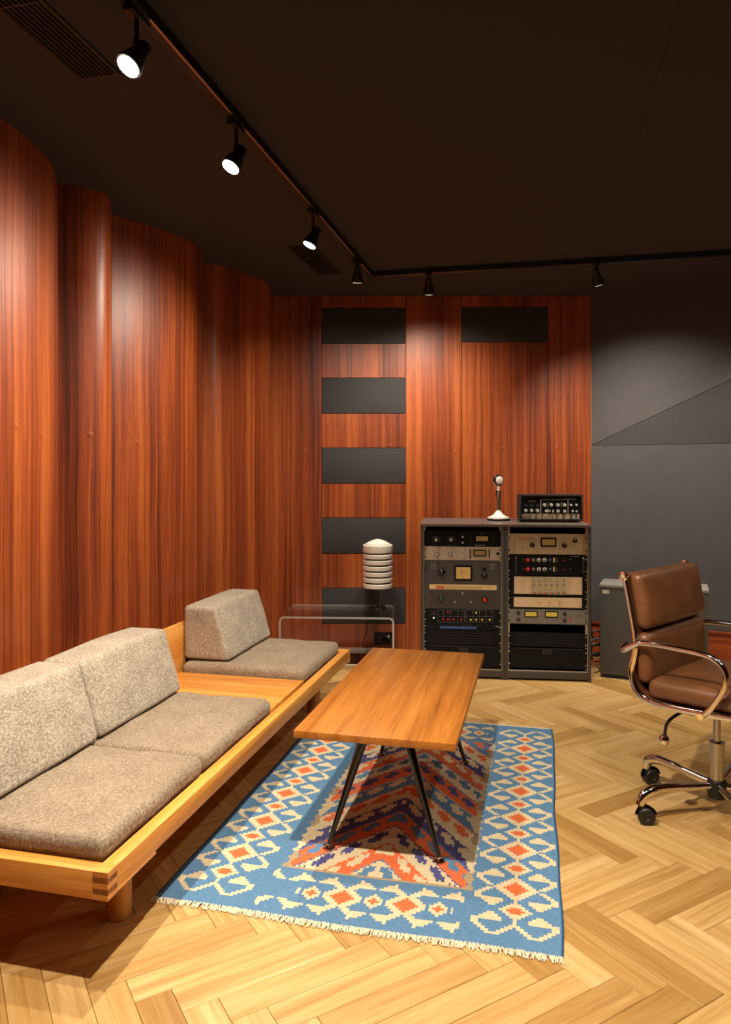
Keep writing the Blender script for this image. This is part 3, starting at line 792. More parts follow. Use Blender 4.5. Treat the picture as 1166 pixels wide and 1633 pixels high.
me = bpy.data.meshes.new('pile'); bmesh.ops.recalc_face_normals(bm, faces=bm.faces[:]); bm.to_mesh(me); bm.free()
for k in ('r_blue', 'r_cream', 'r_orange', 'r_purple', 'r_tan', 'r_deep'): me.materials.append(M[k])
rug = thing('kilim_rug', 'blue flatwoven kilim rug with cream and orange stepped diamonds', 'rug', (rugNL.x, rugNL.y, 0.0), SRZ)
link('woven_field', me, rug)
for end in (0, 1):
    fb = B()
    for k in range(360):
        a = (k+random.random())/360*RWID; y0 = rug_y(a, 0) if end == 0 else rug_y(a, RLEN); sgn = -1 if end == 0 else 1
        ln = random.uniform(0.016, 0.026); sk = random.uniform(-0.008, 0.012); zz = random.uniform(0.0035, 0.0062)
        x0 = rug_x(a, 0 if end == 0 else RLEN)
        fb.tube([(x0, y0-sgn*0.002, zz), (x0+sk*0.4, y0+sgn*ln*0.5, zz+0.0012), (x0+sk, y0+sgn*ln, 0.0022)], [0.0021, 0.0023, 0.0014], 4)
    o = fb.build('fringe', M['fringe'], rug); o['kind'] = 'stuff'

# ================================================================== COFFEE TABLE
TC = Vector((0.156, 2.8545, 0)); TH = 0.453
table = thing('coffee_table', 'long teak coffee table on slim black splayed legs', 'table', (TC.x, TC.y, 0.0), SRZ)
B().box(-0.261, 0.261, -0.577, 0.577, TH-0.024, TH, 0.0015).build('table_top', M['teak'], table)
B().box(-0.10, 0.10, -0.42, -0.30, TH-0.030, TH-0.0242).box(-0.10, 0.10, 0.30, 0.42, TH-0.030, TH-0.0242).box(-0.012, 0.012, -0.30, 0.30, TH-0.036, TH-0.0242).build('under_frame', M['black'], table)
ZR = 0.0075
for sx in (-1, 1):
    for sy in (-1, 1):
        top = Vector((sx*0.062, sy*0.36, TH-0.0305)); foot = Vector((sx*0.188, sy*0.4185, ZR+0.012))
        lg = B().tube([foot, foot.lerp(top, 0.6), top], [0.0095, 0.0175, 0.0235], 14, sq=(1.0, 0.8)).build('leg', M['blackgloss'], table)
        B().lathe([(0.0205, 0), (0.0215, 0.002), (0.020, 0.006), (0.010, 0.010), (0.006, 0.016), (0, 0.016)], (foot.x, foot.y, ZR), 24).build('foot_glide', M['chrome'], lg)

# ================================================================== OFFICE CHAIR
cA = at_z(1023, 1312, 0); cB = at_z(1031, 1249, 0)
ab = (cB-cA); Rb = ab.length/(2*math.sin(R(36))); pr = Vector((ab.y, -ab.x, 0)).normalized()
cc = (cA+cB)/2 + pr*(Rb*math.cos(R(36)))
fdir = Vector((0.68, -0.73, 0)).normalized(); CRZ = math.atan2(fdir.y, fdir.x)
chair = thing('office_chair', 'cognac leather soft pad office chair with chrome arms and castors', 'chair', (cc.x, cc.y, 0), CRZ)
# local axes: +x the way it faces, +y its left side (away from the camera)
HW = 0.262
side = [(-0.232, 0.888), (-0.213, 0.80), (-0.190, 0.667), (-0.196, 0.60), (-0.207, 0.5425), (-0.190, 0.482), (-0.141, 0.449), (-0.035, 0.443), (0.136, 0.453), (0.215, 0.455), (0.245, 0.440)]
for sy in (-1, 1):
    P = spline([(x, sy*HW, z) for x, z in side], 6)
    fr = B().tube(P, 0.0095, 10, sq=(0.8, 1.2)).build('side_frame', M['chrome'], chair)
    B().lathe([(0.0, -0.006), (0.017, -0.006), (0.0185, 0.0), (0.017, 0.006), (0.010, 0.008), (0.008, 0.006), (0.0, 0.006)], (-0.234, sy*(HW+0.004), 0.895), 20, 'Y').build('frame_cap', M['chrome'], fr)
    arm = [(-0.224, 0.624), (-0.190, 0.645), (-0.151, 0.662), (-0.05, 0.664), (0.062, 0.660), (0.110, 0.645), (0.138, 0.610), (0.135, 0.560), (0.1157, 0.520), (0.0866, 0.474), (0.060, 0.447)]
    ar = B().tube(spline([(x, sy*(HW+0.024), z) for x, z in arm], 6), 0.0105, 12).build('armrest', M['chrome'], chair)
    B().cone((-0.226, sy*(HW+0.034), 0.624), (-0.226, sy*(HW-0.006), 0.640), 0.011, 0.011, 14).build('bolt', M['chrome'], ar)
    B().cone((0.060, sy*(HW+0.036), 0.447), (0.060, sy*(HW+0.004), 0.447), 0.011, 0.011, 14).build('bolt', M['chrome'], ar)
# leather sling between the side frames
sb = B(); P = spline([(x+0.004, 0, z+0.003) for x, z in side[:-1]], 5); rows = []
for y in (-HW+0.006, -0.13, 0, 0.13, HW-0.006):
    rows.append([sb.bm.verts.new((p.x, y, p.z)) for p in P])
bot = []
for y in (-HW+0.006, -0.13, 0, 0.13, HW-0.006):
    bot.append([sb.bm.verts.new((p.x+0.005, y, p.z+0.004)) for p in P])
for i in range(4):
    for k in range(len(P)-1):
        sb.bm.faces.new((rows[i][k], rows[i+1][k], rows[i+1][k+1], rows[i][k+1])); sb.bm.faces.new((bot[i][k], bot[i][k+1], bot[i+1][k+1], bot[i+1][k]))
sb.build('sling', M['leather_dark'], chair)
B().tube([(-0.234, -HW, 0.893), (-0.234, HW, 0.893)], 0.012, 14).build('top_bar', M['leather'], chair)
def chair_pad(name, c, hx, hy, hz, tilt, r, puff, mat, bulge=0.0):
    def warp(p):
        q = p.copy()
        fy = max(0, 1-(p.y/hy)**2); fx = max(0, 1-(p.x/hx)**2)
        if p.z > 0: q.z += bulge*fx*fy
        q.x *= 1 - 0.04*(p.y/hy)**2
        return q
    b = B().cushion(hx, hy, hz, r, puff, 12, warp)
    return b.build(name, mat, chair, c, 60, rot=(0, tilt, 0))
chair_pad('seat_pad', (0.045, 0, 0.494), 0.205, HW-0.006, 0.036, R(-1.5), 0.030, 0.0, M['leather'], 0.016)
chair_pad('back_pad', (-0.168, 0, 0.597), 0.096, HW-0.006, 0.027, R(88), 0.026, 0.0, M['leather'], 0.012)
chair_pad('back_pad', (-0.182, 0, 0.806), 0.108, HW-0.006, 0.027, R(80), 0.026, 0.0, M['leather'], 0.012)
# mechanism, column, star base
B().box(-0.09, 0.10, -0.06, 0.06, 0.405, 0.436, 0.006).box(-0.02, 0.02, -HW+0.01, HW-0.01, 0.428, 0.440, 0.003).build('tilt_mechanism', M['black'], chair)
lv = B().tube(spline([(-0.02, -0.06, 0.418), (-0.06, -0.17, 0.405), (-0.09, -0.215, 0.372), (-0.098, -0.222, 0.322)], 5), 0.0058, 8).build('height_lever', M['black'], chair)
B().lathe([(0, -0.019), (0.012, -0.016), (0.0185, -0.006), (0.0185, 0.006), (0.012, 0.016), (0, 0.019)], (-0.100, -0.2225, 0.308), 20).build('lever_knob', M['chrome'], lv)
B().cone((0, 0, 0.245), (0, 0, 0.405), 0.0135, 0.0135, 18).build('gas_piston', M['steel'], chair)
B().lathe([(0.026, 0.105), (0.026, 0.262), (0.028, 0.262), (0.028, 0.272), (0.014, 0.272)], (0, 0, 0), 24).build('column_sleeve', M['steel'], chair)
B().lathe([(0.027, 0.062), (0.034, 0.066), (0.034, 0.125), (0.030, 0.132), (0.0262, 0.132)], (0, 0, 0), 24).build('hub', M['black'], chair)
angA = math.atan2(cA.y-cc.y, cA.x-cc.x) - CRZ
wheel = B().lathe([(0.0, -0.010), (0.010, -0.010), (0.012, -0.012), (0.026, -0.011), (0.0305, -0.007), (0.031, 0.0), (0.0305, 0.007), (0.026, 0.011), (0.012, 0.012), (0.010, 0.010), (0.0, 0.010)], (0, 0, 0), 24, 'Y').mesh('wheel', M['plastic'])
for k in range(5):
    a = angA - k*2*math.pi/5; e = Vector((math.cos(a), math.sin(a), 0)); t_ = Vector((-e.y, e.x, 0))
    pts = [e*0.025+Vector((0, 0, 0.108)), e*0.12+Vector((0, 0, 0.112)), e*0.21+Vector((0, 0, 0.118)), e*0.265+Vector((0, 0, 0.116)), e*(Rb-0.010)+Vector((0, 0, 0.098)), e*(Rb+0.004)+Vector((0, 0, 0.066))]
    lg = B().tube(spline(pts, 5), [0.0125]*8+[0.0145]*6+[0.0165]*12, 12, sq=(1.0, 1.15)).build('base_arm', M['chrome'], chair)
    cp = e*Rb
    sw = math.pi + 0.35*(k % 3) - 0.2 - CRZ - a; ca = Vector((math.cos(a+sw), math.sin(a+sw), 0)); cr = Vector((-ca.y, ca.x, 0))
    yoke = B().tube([cp+Vector((0, 0, 0.067)), cp+Vector((0, 0, 0.050))-ca*0.004], [0.0125, 0.0135], 14)
    yk = yoke.build('castor_hood', M['plastic'], chair)
    for sg in (-1, 1):
        o = link('wheel', wheel, chair, cp - ca*0.016 + cr*sg*0.0135 + Vector((0, 0, 0.0312)), None, (0, 0, a+sw)); o.parent = yk
    hood = B(); 
    hood.tube([cp - ca*0.016 + Vector((0, 0, 0.0312)) + (ca*math.cos(q)+Vector((0, 0, 1))*math.sin(q))*0.0328 for q in [R(0+170*i/8) for i in range(9)]], 0.006, 6, sq=(2.4, 0.35)).build('hood_cover', M['plastic'], yk)

# ================================================================== EQUIPMENT RACKS
rkR = at_z(943, 1088.5, 0); rkL = at_z(671, 1080.4, 0); rx = (rkR-rkL); RKW = rx.length; rx.normalize(); RRZ = math.atan2(rx.y, rx.x)
rin = Vector((-rx.y, rx.x, 0)); HALF = RKW/2; RKH, RKD = 0.969, 0.55; SIDE = (HALF-0.4835)/2
def rack_front(px, py, off=0.0):
    """pixel -> (distance along the pair of racks, height) on the rack front plane"""
    dx = (px-583)/FPX; o = rkL + rin*off
    # o + rx*s lies on the ray x = dx*y
    s_ = (dx*o.y - o.x)/(rx.x - dx*rx.y); y = o.y + rx.y*s_
    return s_, CAMH - (py-HOR)*y/FPX
for k in (0, 1):
    lab = ('dark grey equipment rack next to the table lamp, microphone on top', 'dark grey equipment rack beside the charcoal cloth wall, black audio unit on top')[k]
    o0 = rkL + rx*(k*(HALF+0.0006)); t = thing('equipment_rack', lab, 'rack', (o0.x, o0.y, 0), RRZ, 'pair of equipment racks')
    W_ = HALF-0.0006
    B().box(0, SIDE, 0, RKD, 0.0, RKH-0.021, 0.0015).build('side_panel', M['rackgrey'], t)
    B().box(W_-SIDE, W_, 0, RKD, 0.0, RKH-0.021, 0.0015).build('side_panel', M['rackgrey'], t)
    B().hull([(0, -0.004, RKH-0.0205), (W_, -0.004, RKH-0.0205), (W_, RKD, RKH-0.0205), (0, RKD, RKH-0.0205), (0, -0.004, RKH-0.006), (W_, -0.004, RKH-0.006), (W_, RKD, RKH), (0, RKD, RKH)]).build('top_panel', M['racktop'], t)
    B().box(SIDE, W_-SIDE, 0.0, RKD-0.01, 0.014, 0.058, 0.0015).build('plinth', M['rackgrey'], t)
    B().box(SIDE, W_-SIDE, 0.0, 0.006, 0.0585, 0.064, 0.001).build('plinth_lip', M['rail'], t)
    B().box(SIDE, W_-SIDE, RKD-0.008, RKD, 0.06, RKH-0.022).build('back_panel', M['void'], t)
    for x0 in (SIDE+0.0002, W_-SIDE-0.0125):
        B().box(x0, x0+0.0122, 0.0235, 0.030, 0.066, RKH-0.022).build('mounting_rail', M['rail'], t)
    for x0 in (SIDE+0.0002, W_-SIDE-0.0022): B().box(x0, x0+0.002, 0.001, 0.023, 0.066, RKH-0.022).build('edge_strip', M['rail'], t)
    if k == 0:
        for i in range(9):
            B().box(SIDE+0.03+i*0.046, SIDE+0.06+i*0.046, RKD-0.0095, RKD-0.0083, 0.928, 0.934).build('vent_slot', M['cableo'], t)  # orange painted in for the reddish reflections in the rear slots

class Unit:
    """a rack unit given by its pixel rows in a zoomed crop of the photograph (origin 640,740; one crop pixel is 0.2744)"""
    def __init__(s, k, cy0, cy1, name, label, cat, face, depth=0.26, x_in=0.0):
        s.k = k; xc = 0.2744*(360 if k == 0 else 850)+640
        z1 = rack_front(xc, 740+0.2744*cy0, 0.02)[1]; z0 = rack_front(xc, 740+0.2744*cy1, 0.02)[1]
        s.z0, s.h = z0+0.0006, z1-z0-0.0012
        s.xm = k*(HALF+0.0006) + (HALF-0.0006)/2
        o = rkL + rx*s.xm + rin*0.02
        s.t = thing(name, label, cat, (o.x, o.y, s.z0), RRZ, None)
        W_ = 0.2385 - x_in; s.W = W_
        s.face = B().box(-W_, W_, 0, 0.003, 0, s.h, 0.0006, 1).build('faceplate', face, s.t)
        B().box(-0.215, 0.215, 0.0032, depth, 0.002, s.h-0.002).build('chassis', M['void'], s.t)
    def xz(s, cx, cy):
        a, z = rack_front(640+0.2744*cx, 740+0.2744*cy, 0.02); return a - s.xm, z - s.z0
    def knob(s, cx, cy, r, mat, h=0.016, pointer=True, skirt=None, capm=None, name='knob'):
        x, z = s.xz(cx, cy); b = B()
        b.lathe([(r*1.0, 0.0005), (r, h*0.25), (r*0.86, h*0.35), (r*0.8, h*0.95), (r*0.72, h), (0, h)], (x, 0, z), 18, 'Y')
        o = b.build(name, mat, s.t)
        if skirt: B().lathe([(r*1.3, 0.0002), (r*1.3, 0.002), (0, 0.002)], (x, 0, z), 20, 'Y').build('skirt', skirt, o)
        if capm: B().lathe([(r*0.6, h), (r*0.6, h+0.0012), (0, h+0.0014)], (x, 0, z), 16, 'Y').build('cap', capm, o)
        elif pointer: B().box(x-0.0008, x+0.0008, -h-0.0006, -h+0.0002, z+r*0.1, z+r*0.72).build('pointer', M['whiteink'], o)
        return o
    def ticks(s, cx, cy, r, n=9, mat=None):
        x, z = s.xz(cx, cy); b = B()
        for i in range(n):
            a = R(-40+260*i/(n-1)); px, pz = x+math.cos(a)*r, z+math.sin(a)*r
            b.box(px-0.0011, px+0.0011, -0.0006, 0.0, pz-0.0011, pz+0.0011)
        b.build('dial_marks', mat or M['whiteink'], s.t)
    def rect(s, cx0, cx1, cy0, cy1, mat, name='plate', d=0.001, label=None, y=0.0, parent=None):
        x0, z1 = s.xz(cx0, cy0); x1, z0 = s.xz(cx1, cy1)
        return B().box(x0, x1, y-d, y, z0, z1, min(d*0.3, 0.001), 1).build(name, mat, parent or s.t, label=label)
    def meter(s, cx0, cx1, cy0, cy1, face, rim=8, frame=None):
        f = s.rect(cx0, cx1, cy0, cy1, frame or M['blackpanel'], 'meter', 0.006)
        g = s.rect(cx0+rim, cx1-rim, cy0+rim, cy1-rim, face, 'meter_face', 0.0006, y=-0.0062, parent=f)
        x0, z1 = s.xz(cx0+rim, cy0+rim); x1, z0 = s.xz(cx1-rim, cy1-rim); xm_ = (x0+x1)/2; b = B()
        rr = (x1-x0)*0.42
        pts = [(xm_+rr*math.cos(R(150-120*i/10)), -0.0072, z0+(z1-z0)*0.1+rr*math.sin(R(150-120*i/10))*min(1, (z1-z0)*0.75/rr)) for i in range(11)]
        b.tube(pts, 0.0005, 4)
        b.tube([(xm_, -0.0072, z0+0.001), (xm_-rr*0.4, -0.0072, z0+(z1-z0)*0.75)], 0.0005, 4)
        b.build('needle_and_scale', M['darkink'], f)
    def switch(s, cx, cy, mat=None, r=0.004):
        x, z = s.xz(cx, cy)
        o = B().lathe([(r*1.5, 0.0003), (r*1.5, 0.003), (r, 0.004), (0, 0.004)], (x, 0, z), 12, 'Y').build('switch', M['steel'], s.t)
        B().cone((x, -0.004, z), (x, -0.014, z+0.004), 0.0016, 0.0024, 8).build('lever', mat or M['chrome'], o)
    def dot(s, cx, cy, mat, r=0.003, name='lamp', h=0.002):
        x, z = s.xz(cx, cy); B().lathe([(r, 0.0002), (r, h), (r*0.6, h*1.3), (0, h*1.3)], (x, 0, z), 12, 'Y').build(name, mat, s.t)
    def screws(s, mat=None):
        b = []
        for sx in (-1, 1):
            for f in ((0.2, 0.8) if s.h > 0.06 else (0.5,)):
                B().lathe([(0.0045, 0.0002), (0.0045, 0.0022), (0.003, 0.003), (0, 0.003)], (sx*0.2325, 0, s.h*f), 12, 'Y').build('screw', mat or M['blackpanel'], s.t)
    def text(s, body, cx, cy, size, mat, sx=1.0, y=-0.0003):
        x, z = s.xz(cx, cy); text_part(body, size, mat, s.t, (x, y, z), sx=sx)
    def line(s, cx0, cx1, cy, th_, mat, name='printed_line'):
        x0, z = s.xz(cx0, cy); x1, _ = s.xz(cx1, cy); B().box(x0, x1, -0.0004, 0, z-th_/2, z+th_/2).build(name, mat, s.t)

# left rack, top to bottom
u = Unit(0, 388, 478, 'compressor', 'black compressor with amber meter at the top of the rack beside the lamp', 'audio unit', M['blackpanel']); u.screws()
for cx in (203, 289): u.knob(cx, 440, 0.0115, M['steel'], 0.02, skirt=M['blackgloss'], capm=M['ksilver']); u.ticks(cx, 440, 0.021)
for cy in (423, 457): u.knob(357, cy, 0.0058, M['ksilver'], 0.012, pointer=False)
u.meter(427, 512, 412, 455, M['meter_a'], 8); u.rect(455, 480, 404, 410, M['kblue'], 'badge')
for i in range(4): u.dot(405, 412+i*15, M['greyink'], 0.0022, 'button'); u.dot(535, 412+i*15, M['greyink'], 0.0022, 'button')
u.text('UNIVERSAL AUDIO', 430, 474, 0.0075, M['whiteink'])
for cx in (200, 286): u.line(cx-8, cx+8, 469, 0.0012, M['greyink'])
u = Unit(0, 480, 560, 'compressor', 'silver compressor with dark amber meter below the black one', 'audio unit', M['silver']); u.screws()
for cx in (207, 285): u.knob(cx, 523, 0.0105, M['steel'], 0.018, skirt=M['kgrey'], capm=M['ksilver']); u.ticks(cx, 523, 0.018, 9, M['darkink'])
for cy in (506, 541): u.knob(357, cy, 0.0062, M['ksilver'], 0.012, pointer=False, skirt=M['kgrey'])
u.meter(419, 494, 497, 537, M['meter_a'], 7); u.rect(398, 405, 495, 550, M['blackpanel'], 'button_column', 0.002); u.rect(508, 515, 495, 538, M['blackpanel'], 'button_column', 0.002); u.rect(508, 515, 538, 552, M['kred'], 'button', 0.003); u.rect(553, 573, 514, 528, M['blackpanel'], 'badge', 0.001)
for cx in (190, 265): u.line(cx, cx+38, 487, 0.0014, M['darkink'])
u = Unit(0, 562, 843, 'tube_limiter', 'tall dark grey limiter with big cream meter, green knob and red knob', 'audio unit', M['darkgrey']); u.screws()
u.knob(235, 628, 0.025, M['blackgloss'], 0.026); u.meter(308, 413, 587, 678, M['meter'], 11); u.knob(482, 604, 0.013, M['blackgloss'], 0.02); u.knob(482, 650, 0.019, M['blackgloss'], 0.024)
for cx in (188, 530):
    u.rect(cx-12, cx+12, 581, 611, M['greyink'], 'terminal_frame', 0.0008); u.rect(cx-9, cx+9, 584, 608, M['darkgrey'], 'terminal_plate', 0.0014)
    u.dot(cx, 591, M['steel'], 0.0022, 'terminal'); u.dot(cx, 602, M['steel'], 0.0022, 'terminal')
u.rect(164, 555, 737, 838, M['brownpanel'], 'lower_plate', 0.001)
u.rect(164, 555, 698, 733, M['strip'], 'nameplate', 0.002); u.rect(203, 248, 706, 724, M['redink'], 'badge', 0.0006, y=-0.0021)
u.text('GATES', 206.5, 720, 0.0155, M['strip'], 0.82, y=-0.0029)
for cy in (709, 715, 722):
    x0, z = u.xz(255, cy); x1, _ = u.xz(475, cy); B().box(x0, x1, -0.0026, -0.002, z-0.0008, z+0.0008).build('printed_line', M['darkink'], u.t)
x0, z = u.xz(487, 713); x1, _ = u.xz(538, 713); B().box(x0, x1, -0.0026, -0.002, z-0.0008, z+0.0008).build('printed_line', M['darkink'], u.t)
u.knob(233, 782, 0.0195, M['blackgloss'], 0.02, capm=M['kgreen']); u.ticks(233, 782, 0.027); u.knob(484, 786, 0.0195, M['blackgloss'], 0.02, capm=M['kred']); u.ticks(484, 786, 0.027)
u.dot(358, 753, M['steel'], 0.0075, 'jewel_lamp', 0.004); u.dot(358, 753, M['blackpanel'], 0.004, 'jewel', 0.006)
u.switch(312, 803); u.switch(404, 803)
for cx in (233, 312, 404, 484): u.line(cx-8, cx+8, 823, 0.0013, M['greyink'])
u = Unit(0, 845, 924, 'equaliser', 'black unit with rows of small red and yellow knobs', 'audio unit', M['blackpanel']); u.screws(M['steel'])
for cx in (243, 271, 305, 349): u.knob(cx, 903, 0.0062, M['kred'], 0.012, pointer=False)
u.knob(271, 862, 0.0062, M['kred'], 0.012, pointer=False)
for cx in (404, 436, 470, 514): u.knob(cx, 905, 0.0062, M['kyellow'], 0.012, pointer=False)
u.knob(436, 864, 0.0062, M['kyellow'], 0.012, pointer=False)
for cx in (250, 290, 330, 355, 415, 455, 495, 520): u.dot(cx, 862, M['greyink'], 0.002, 'button')
for cy in (848, 884, 919): u.line(212, 366, cy, 0.0011, M['greyink']); u.line(376, 532, cy, 0.0011, M['greyink'])
for cx in (212, 245, 286, 330, 366, 376, 418, 454, 492, 532):
    x, z1 = u.xz(cx, 848); _, z0 = u.xz(cx, 919); B().box(x-0.0005, x+0.0005, -0.0004, 0, z0, z1).build('printed_line', M['greyink'], u.t)
u.line(176, 202, 860, 0.002, M['greyink']); u.line(176, 202, 873, 0.002, M['greyink']); u.switch(189, 895)
u = Unit(0, 926, 964, 'effects_processor', 'thin black processor with a blue strip display', 'audio unit', M['blackpanel']); u.screws(M['steel'])
u.rect(224, 436, 941, 960, M['bluedisp'], 'display', 0.001); u.knob(335, 939, 0.0075, M['blackgloss'], 0.012, pointer=False)
for cx in (362, 376, 390, 404): u.dot(cx, 936, M['greyink'], 0.0018, 'button')
for cx in (444, 462):
    for cy in (936, 946): u.dot(cx, cy, M['greyink'], 0.0015, 'button')
u.rect(548, 568, 941, 947, M['greyink'], 'badge', 0.0006)
def vent_panel(k, cy0, cy1, label):
    u = Unit(k, cy0, cy1, 'vent_panel', label, 'rack panel', M['blackpanel'], 0.05); u.screws(M['steel'])
    n = 5; b = B().box(-0.185, 0.185, -0.0015, 0.0, -0.0012, 0.0012); me = b.mesh('louvre', M['plastic'])
    for i in range(n): link('louvre', me, u.t, (0, 0, u.h*(i+1)/(n+1)))
    return u
vent_panel(0, 966, 1054, 'black louvred vent panel under the blue display')
def drawer(k, cy0, cy1, cxl, cyl, label):
    u = Unit(k, cy0, cy1, 'rack_drawer', label, 'drawer', M['blackpanel'], 0.35); u.screws(M['steel'])
    f = u.rect(cxl-28, cxl+28, cyl-16, cyl+16, M['plastic'], 'latch', 0.004); x, z = u.xz(cxl, cyl); B().box(x-0.016, x+0.016, -0.0055, -0.0042, z-0.006, z+0.002).build('latch_tab', M['blackgloss'], f)
    x0, z = u.xz(cxl, cy0+2); B().box(-0.2, 0.2, -0.004, 0, u.h-0.006, u.h-0.001, 0.0008).build('top_lip', M['plastic'], u.t)
drawer(0, 1056, 1184, 360, 1082, 'black rack drawer at the bottom of the rack behind the coffee table')
# right rack
u = Unit(1, 405, 526, 'tube_compressor', 'champagne compressor with red lettering and amber meter', 'audio unit', M['champagne']); u.screws()
u.meter(810, 901, 427, 481, M['meter_a'], 9); u.knob(761, 470, 0.0155, M['blackgloss'], 0.02); u.ticks(761, 470, 0.021, 9, M['darkink']); u.knob(947, 473, 0.0155, M['blackgloss'], 0.02); u.ticks(947, 473, 0.021, 9, M['darkink'])
u.knob(1010, 446, 0.0135, M['blackgloss'], 0.02); u.switch(703, 484); u.switch(1010, 489)
u.text('TELETRONIX', 680, 434, 0.0125, M['redink'], 0.95); u.text('LA-2A', 742, 434, 0.0125, M['darkink'], 0.95); u.line(680, 735, 441, 0.0012, M['redink'])
for cx in (657, 1056):
    x, _ = u.xz(cx, 460); B().box(x-0.0006, x+0.0006, -0.0004, 0, 0.0, u.h).build('printed_line', M['darkink'], u.t)
for cx, cy in ((678, 411), (1035, 414), (694, 518), (795, 518), (918, 519), (1020, 520)): u.dot(cx, cy, M['darkink'], 0.002, 'screw')
u = Unit(1, 530, 646, 'preamplifier', 'black preamplifier with two rows of red, silver and blue knobs', 'audio unit', M['blackpanel']); u.screws(M['steel'])
for cy in (558, 611):
    u.knob(736, cy, 0.0125, M['kred'], 0.016); u.knob(768, cy, 0.0105, M['kgrey'], 0.014); u.knob(800, cy, 0.0125, M['ksilver'], 0.016, capm=M['kgrey']); u.knob(833, cy, 0.0125, M['ksilver'], 0.016, capm=M['kgrey']); u.knob(864, cy, 0.0105, M['kblue'], 0.014)
    u.rect(883, 893, cy-14, cy+14, M['strip'], 'fader_strip', 0.001); u.dot(905, cy-6, M['steel'], 0.003, 'button'); u.dot(905, cy+8, M['steel'], 0.003, 'button'); u.dot(943, cy+3, M['kred'], 0.0045, 'button', 0.004); u.knob(982, cy, 0.0115, M['blackgloss'], 0.016)
    u.line(700, 722, cy-3, 0.0014, M['greyink']); u.line(705, 722, cy+8, 0.0014, M['kgreen'])
for cx in (665, 1055): u.rect(cx-7, cx+7, 540, 640, M['plastic'], 'handle', 0.022); u.rect(cx-5, cx+5, 544, 549, M['steel'], 'handle_bolt', 0.0235)
u.line(985, 1035, 536, 0.0014, M['whiteink'])
u = Unit(1, 648, 764, 'summing_mixer', 'tan unit with six columns of tiny switches and knobs', 'audio unit', M['blackpanel']); u.screws(M['steel'])
f = u.rect(656, 1052, 653, 760, M['tan'], 'front_panel', 0.002)
u.rect(752, 958, 655, 760, M['champagne'], 'control_plate', 0.0006, y=-0.0021)
for i in range(6):
    cx = 768+i*35
    for cy, mt, r_ in ((666, M['blackpanel'], 0.0016), (679, M['steel'], 0.0042), (701, M['kgrey'], 0.0055), (728, M['steel'], 0.0035)):
        x, z = u.xz(cx, cy); B().lathe([(r_, 0.0028), (r_, 0.010), (r_*0.7, 0.011), (0, 0.011)], (x, 0, z), 12, 'Y').build('knob', mt, u.t)
    for dx, mt in ((-7, M['kred']), (8, M['kgreen'])):
        x, z = u.xz(cx+dx, 751); B().box(x-0.005, x+0.005, -0.006, -0.0028, z-0.004, z+0.004).build('button', mt, u.t)
    x, z = u.xz(cx+9, 663); B().lathe([(0.0035, 0.0028), (0.0035, 0.0034), (0, 0.0034)], (x, 0, z), 12, 'Y').build('number_dot', M['whiteink'], u.t)
u = Unit(1, 766, 842, 'power_supply', 'plain tan unit with four small red lamps', 'audio unit', M['blackpanel']); u.screws(M['steel'])
u.rect(654, 1050, 772, 837, M['tan'], 'front_panel', 0.002)
for cx, cy in ((803, 806), (861, 806), (921, 799), (921, 816)):
    x, z = u.xz(cx, cy); B().lathe([(0.004, 0.0022), (0.004, 0.004), (0, 0.005)], (x, 0, z), 12, 'Y').build('lamp', M['kred'], u.t)
x, z = u.xz(1035, 818); B().cone((x, -0.002, z), (x+0.003, -0.014, z-0.004), 0.002, 0.003, 8).build('switch', M['chrome'], u.t)
u = Unit(1, 845, 931, 'stereo_compressor', 'grey stereo compressor with two glowing yellow meters', 'audio unit', M['greypanel']); u.screws()
u.meter(716, 792, 852, 890, M['meter_y'], 6); u.meter(835, 911, 854, 892, M['meter_y'], 6)
for cx, a, b_ in ((681, 864, 902), (950, 870, 907)):
    for cy in (a, b_): u.knob(cx, cy, 0.0115, M['blackgloss'], 0.014)
for cy in (868, 880, 893, 905): u.dot(814, cy, M['kred'], 0.002, 'lamp')
u.dot(984, 880, M['steel'], 0.004, 'button'); u.rect(980, 988, 895, 920, M['kred'], 'lamp_column', 0.0012); u.line(1005, 1060, 879, 0.0016, M['darkink']); u.line(1010, 1060, 888, 0.0016, M['darkink']); u.dot(1043, 914, M['chrome'], 0.003, 'button')
for cx in (720, 752, 835, 862): u.dot(cx, 911, M['steel'], 0.0025, 'button')
vent_panel(1, 985, 1064, 'black louvred vent panel in the rack by the cloth wall'); 
drawer(1, 1070, 1190, 848, 1092, 'black rack drawer at the bottom of the rack by the cloth wall')

# ---- microphone and tape echo on the rack tops
mp_ = Vector(((795-583)/FPX*4.87, 4.87, RKH+0.0001))
ZM = RKH - 0.0004
mic = thing('desk_microphone', 'vintage chrome desk microphone with round head on the rack top', 'microphone', (mp_.x, mp_.y, ZM), R(14))
B().lathe([(0.074, 0.0), (0.075, 0.003), (0.075, 0.009), (0.072, 0.012)], seg=40).build('base_ring', M['black'], mic)
B().lathe([(0.0715, 0.0122), (0.070, 0.022), (0.050, 0.027), (0.032, 0.038), (0.019, 0.055), (0.013, 0.066), (0.013, 0.068), (0, 0.068)], seg=40).build('base', M['whiteshade'], mic)
B().lathe([(0.012, 0.068), (0.015, 0.070), (0.015, 0.080), (0.0140, 0.083), (0.0140, 0.19), (0.015, 0.192), (0.015, 0.200), (0.010, 0.206), (0.0, 0.206)], seg=24).build('stem', M['steel'], mic)
B().lathe([(0, -0.011), (0.008, -0.008), (0.011, 0), (0.008, 0.008), (0, 0.011)], (0, 0, 0.214), 20).build('ball_joint', M['whiteshade'], mic)
B().box(-0.021, -0.0142, -0.005, 0.005, 0.150, 0.200, 0.001).build('talk_bar', M['chrome'], mic)
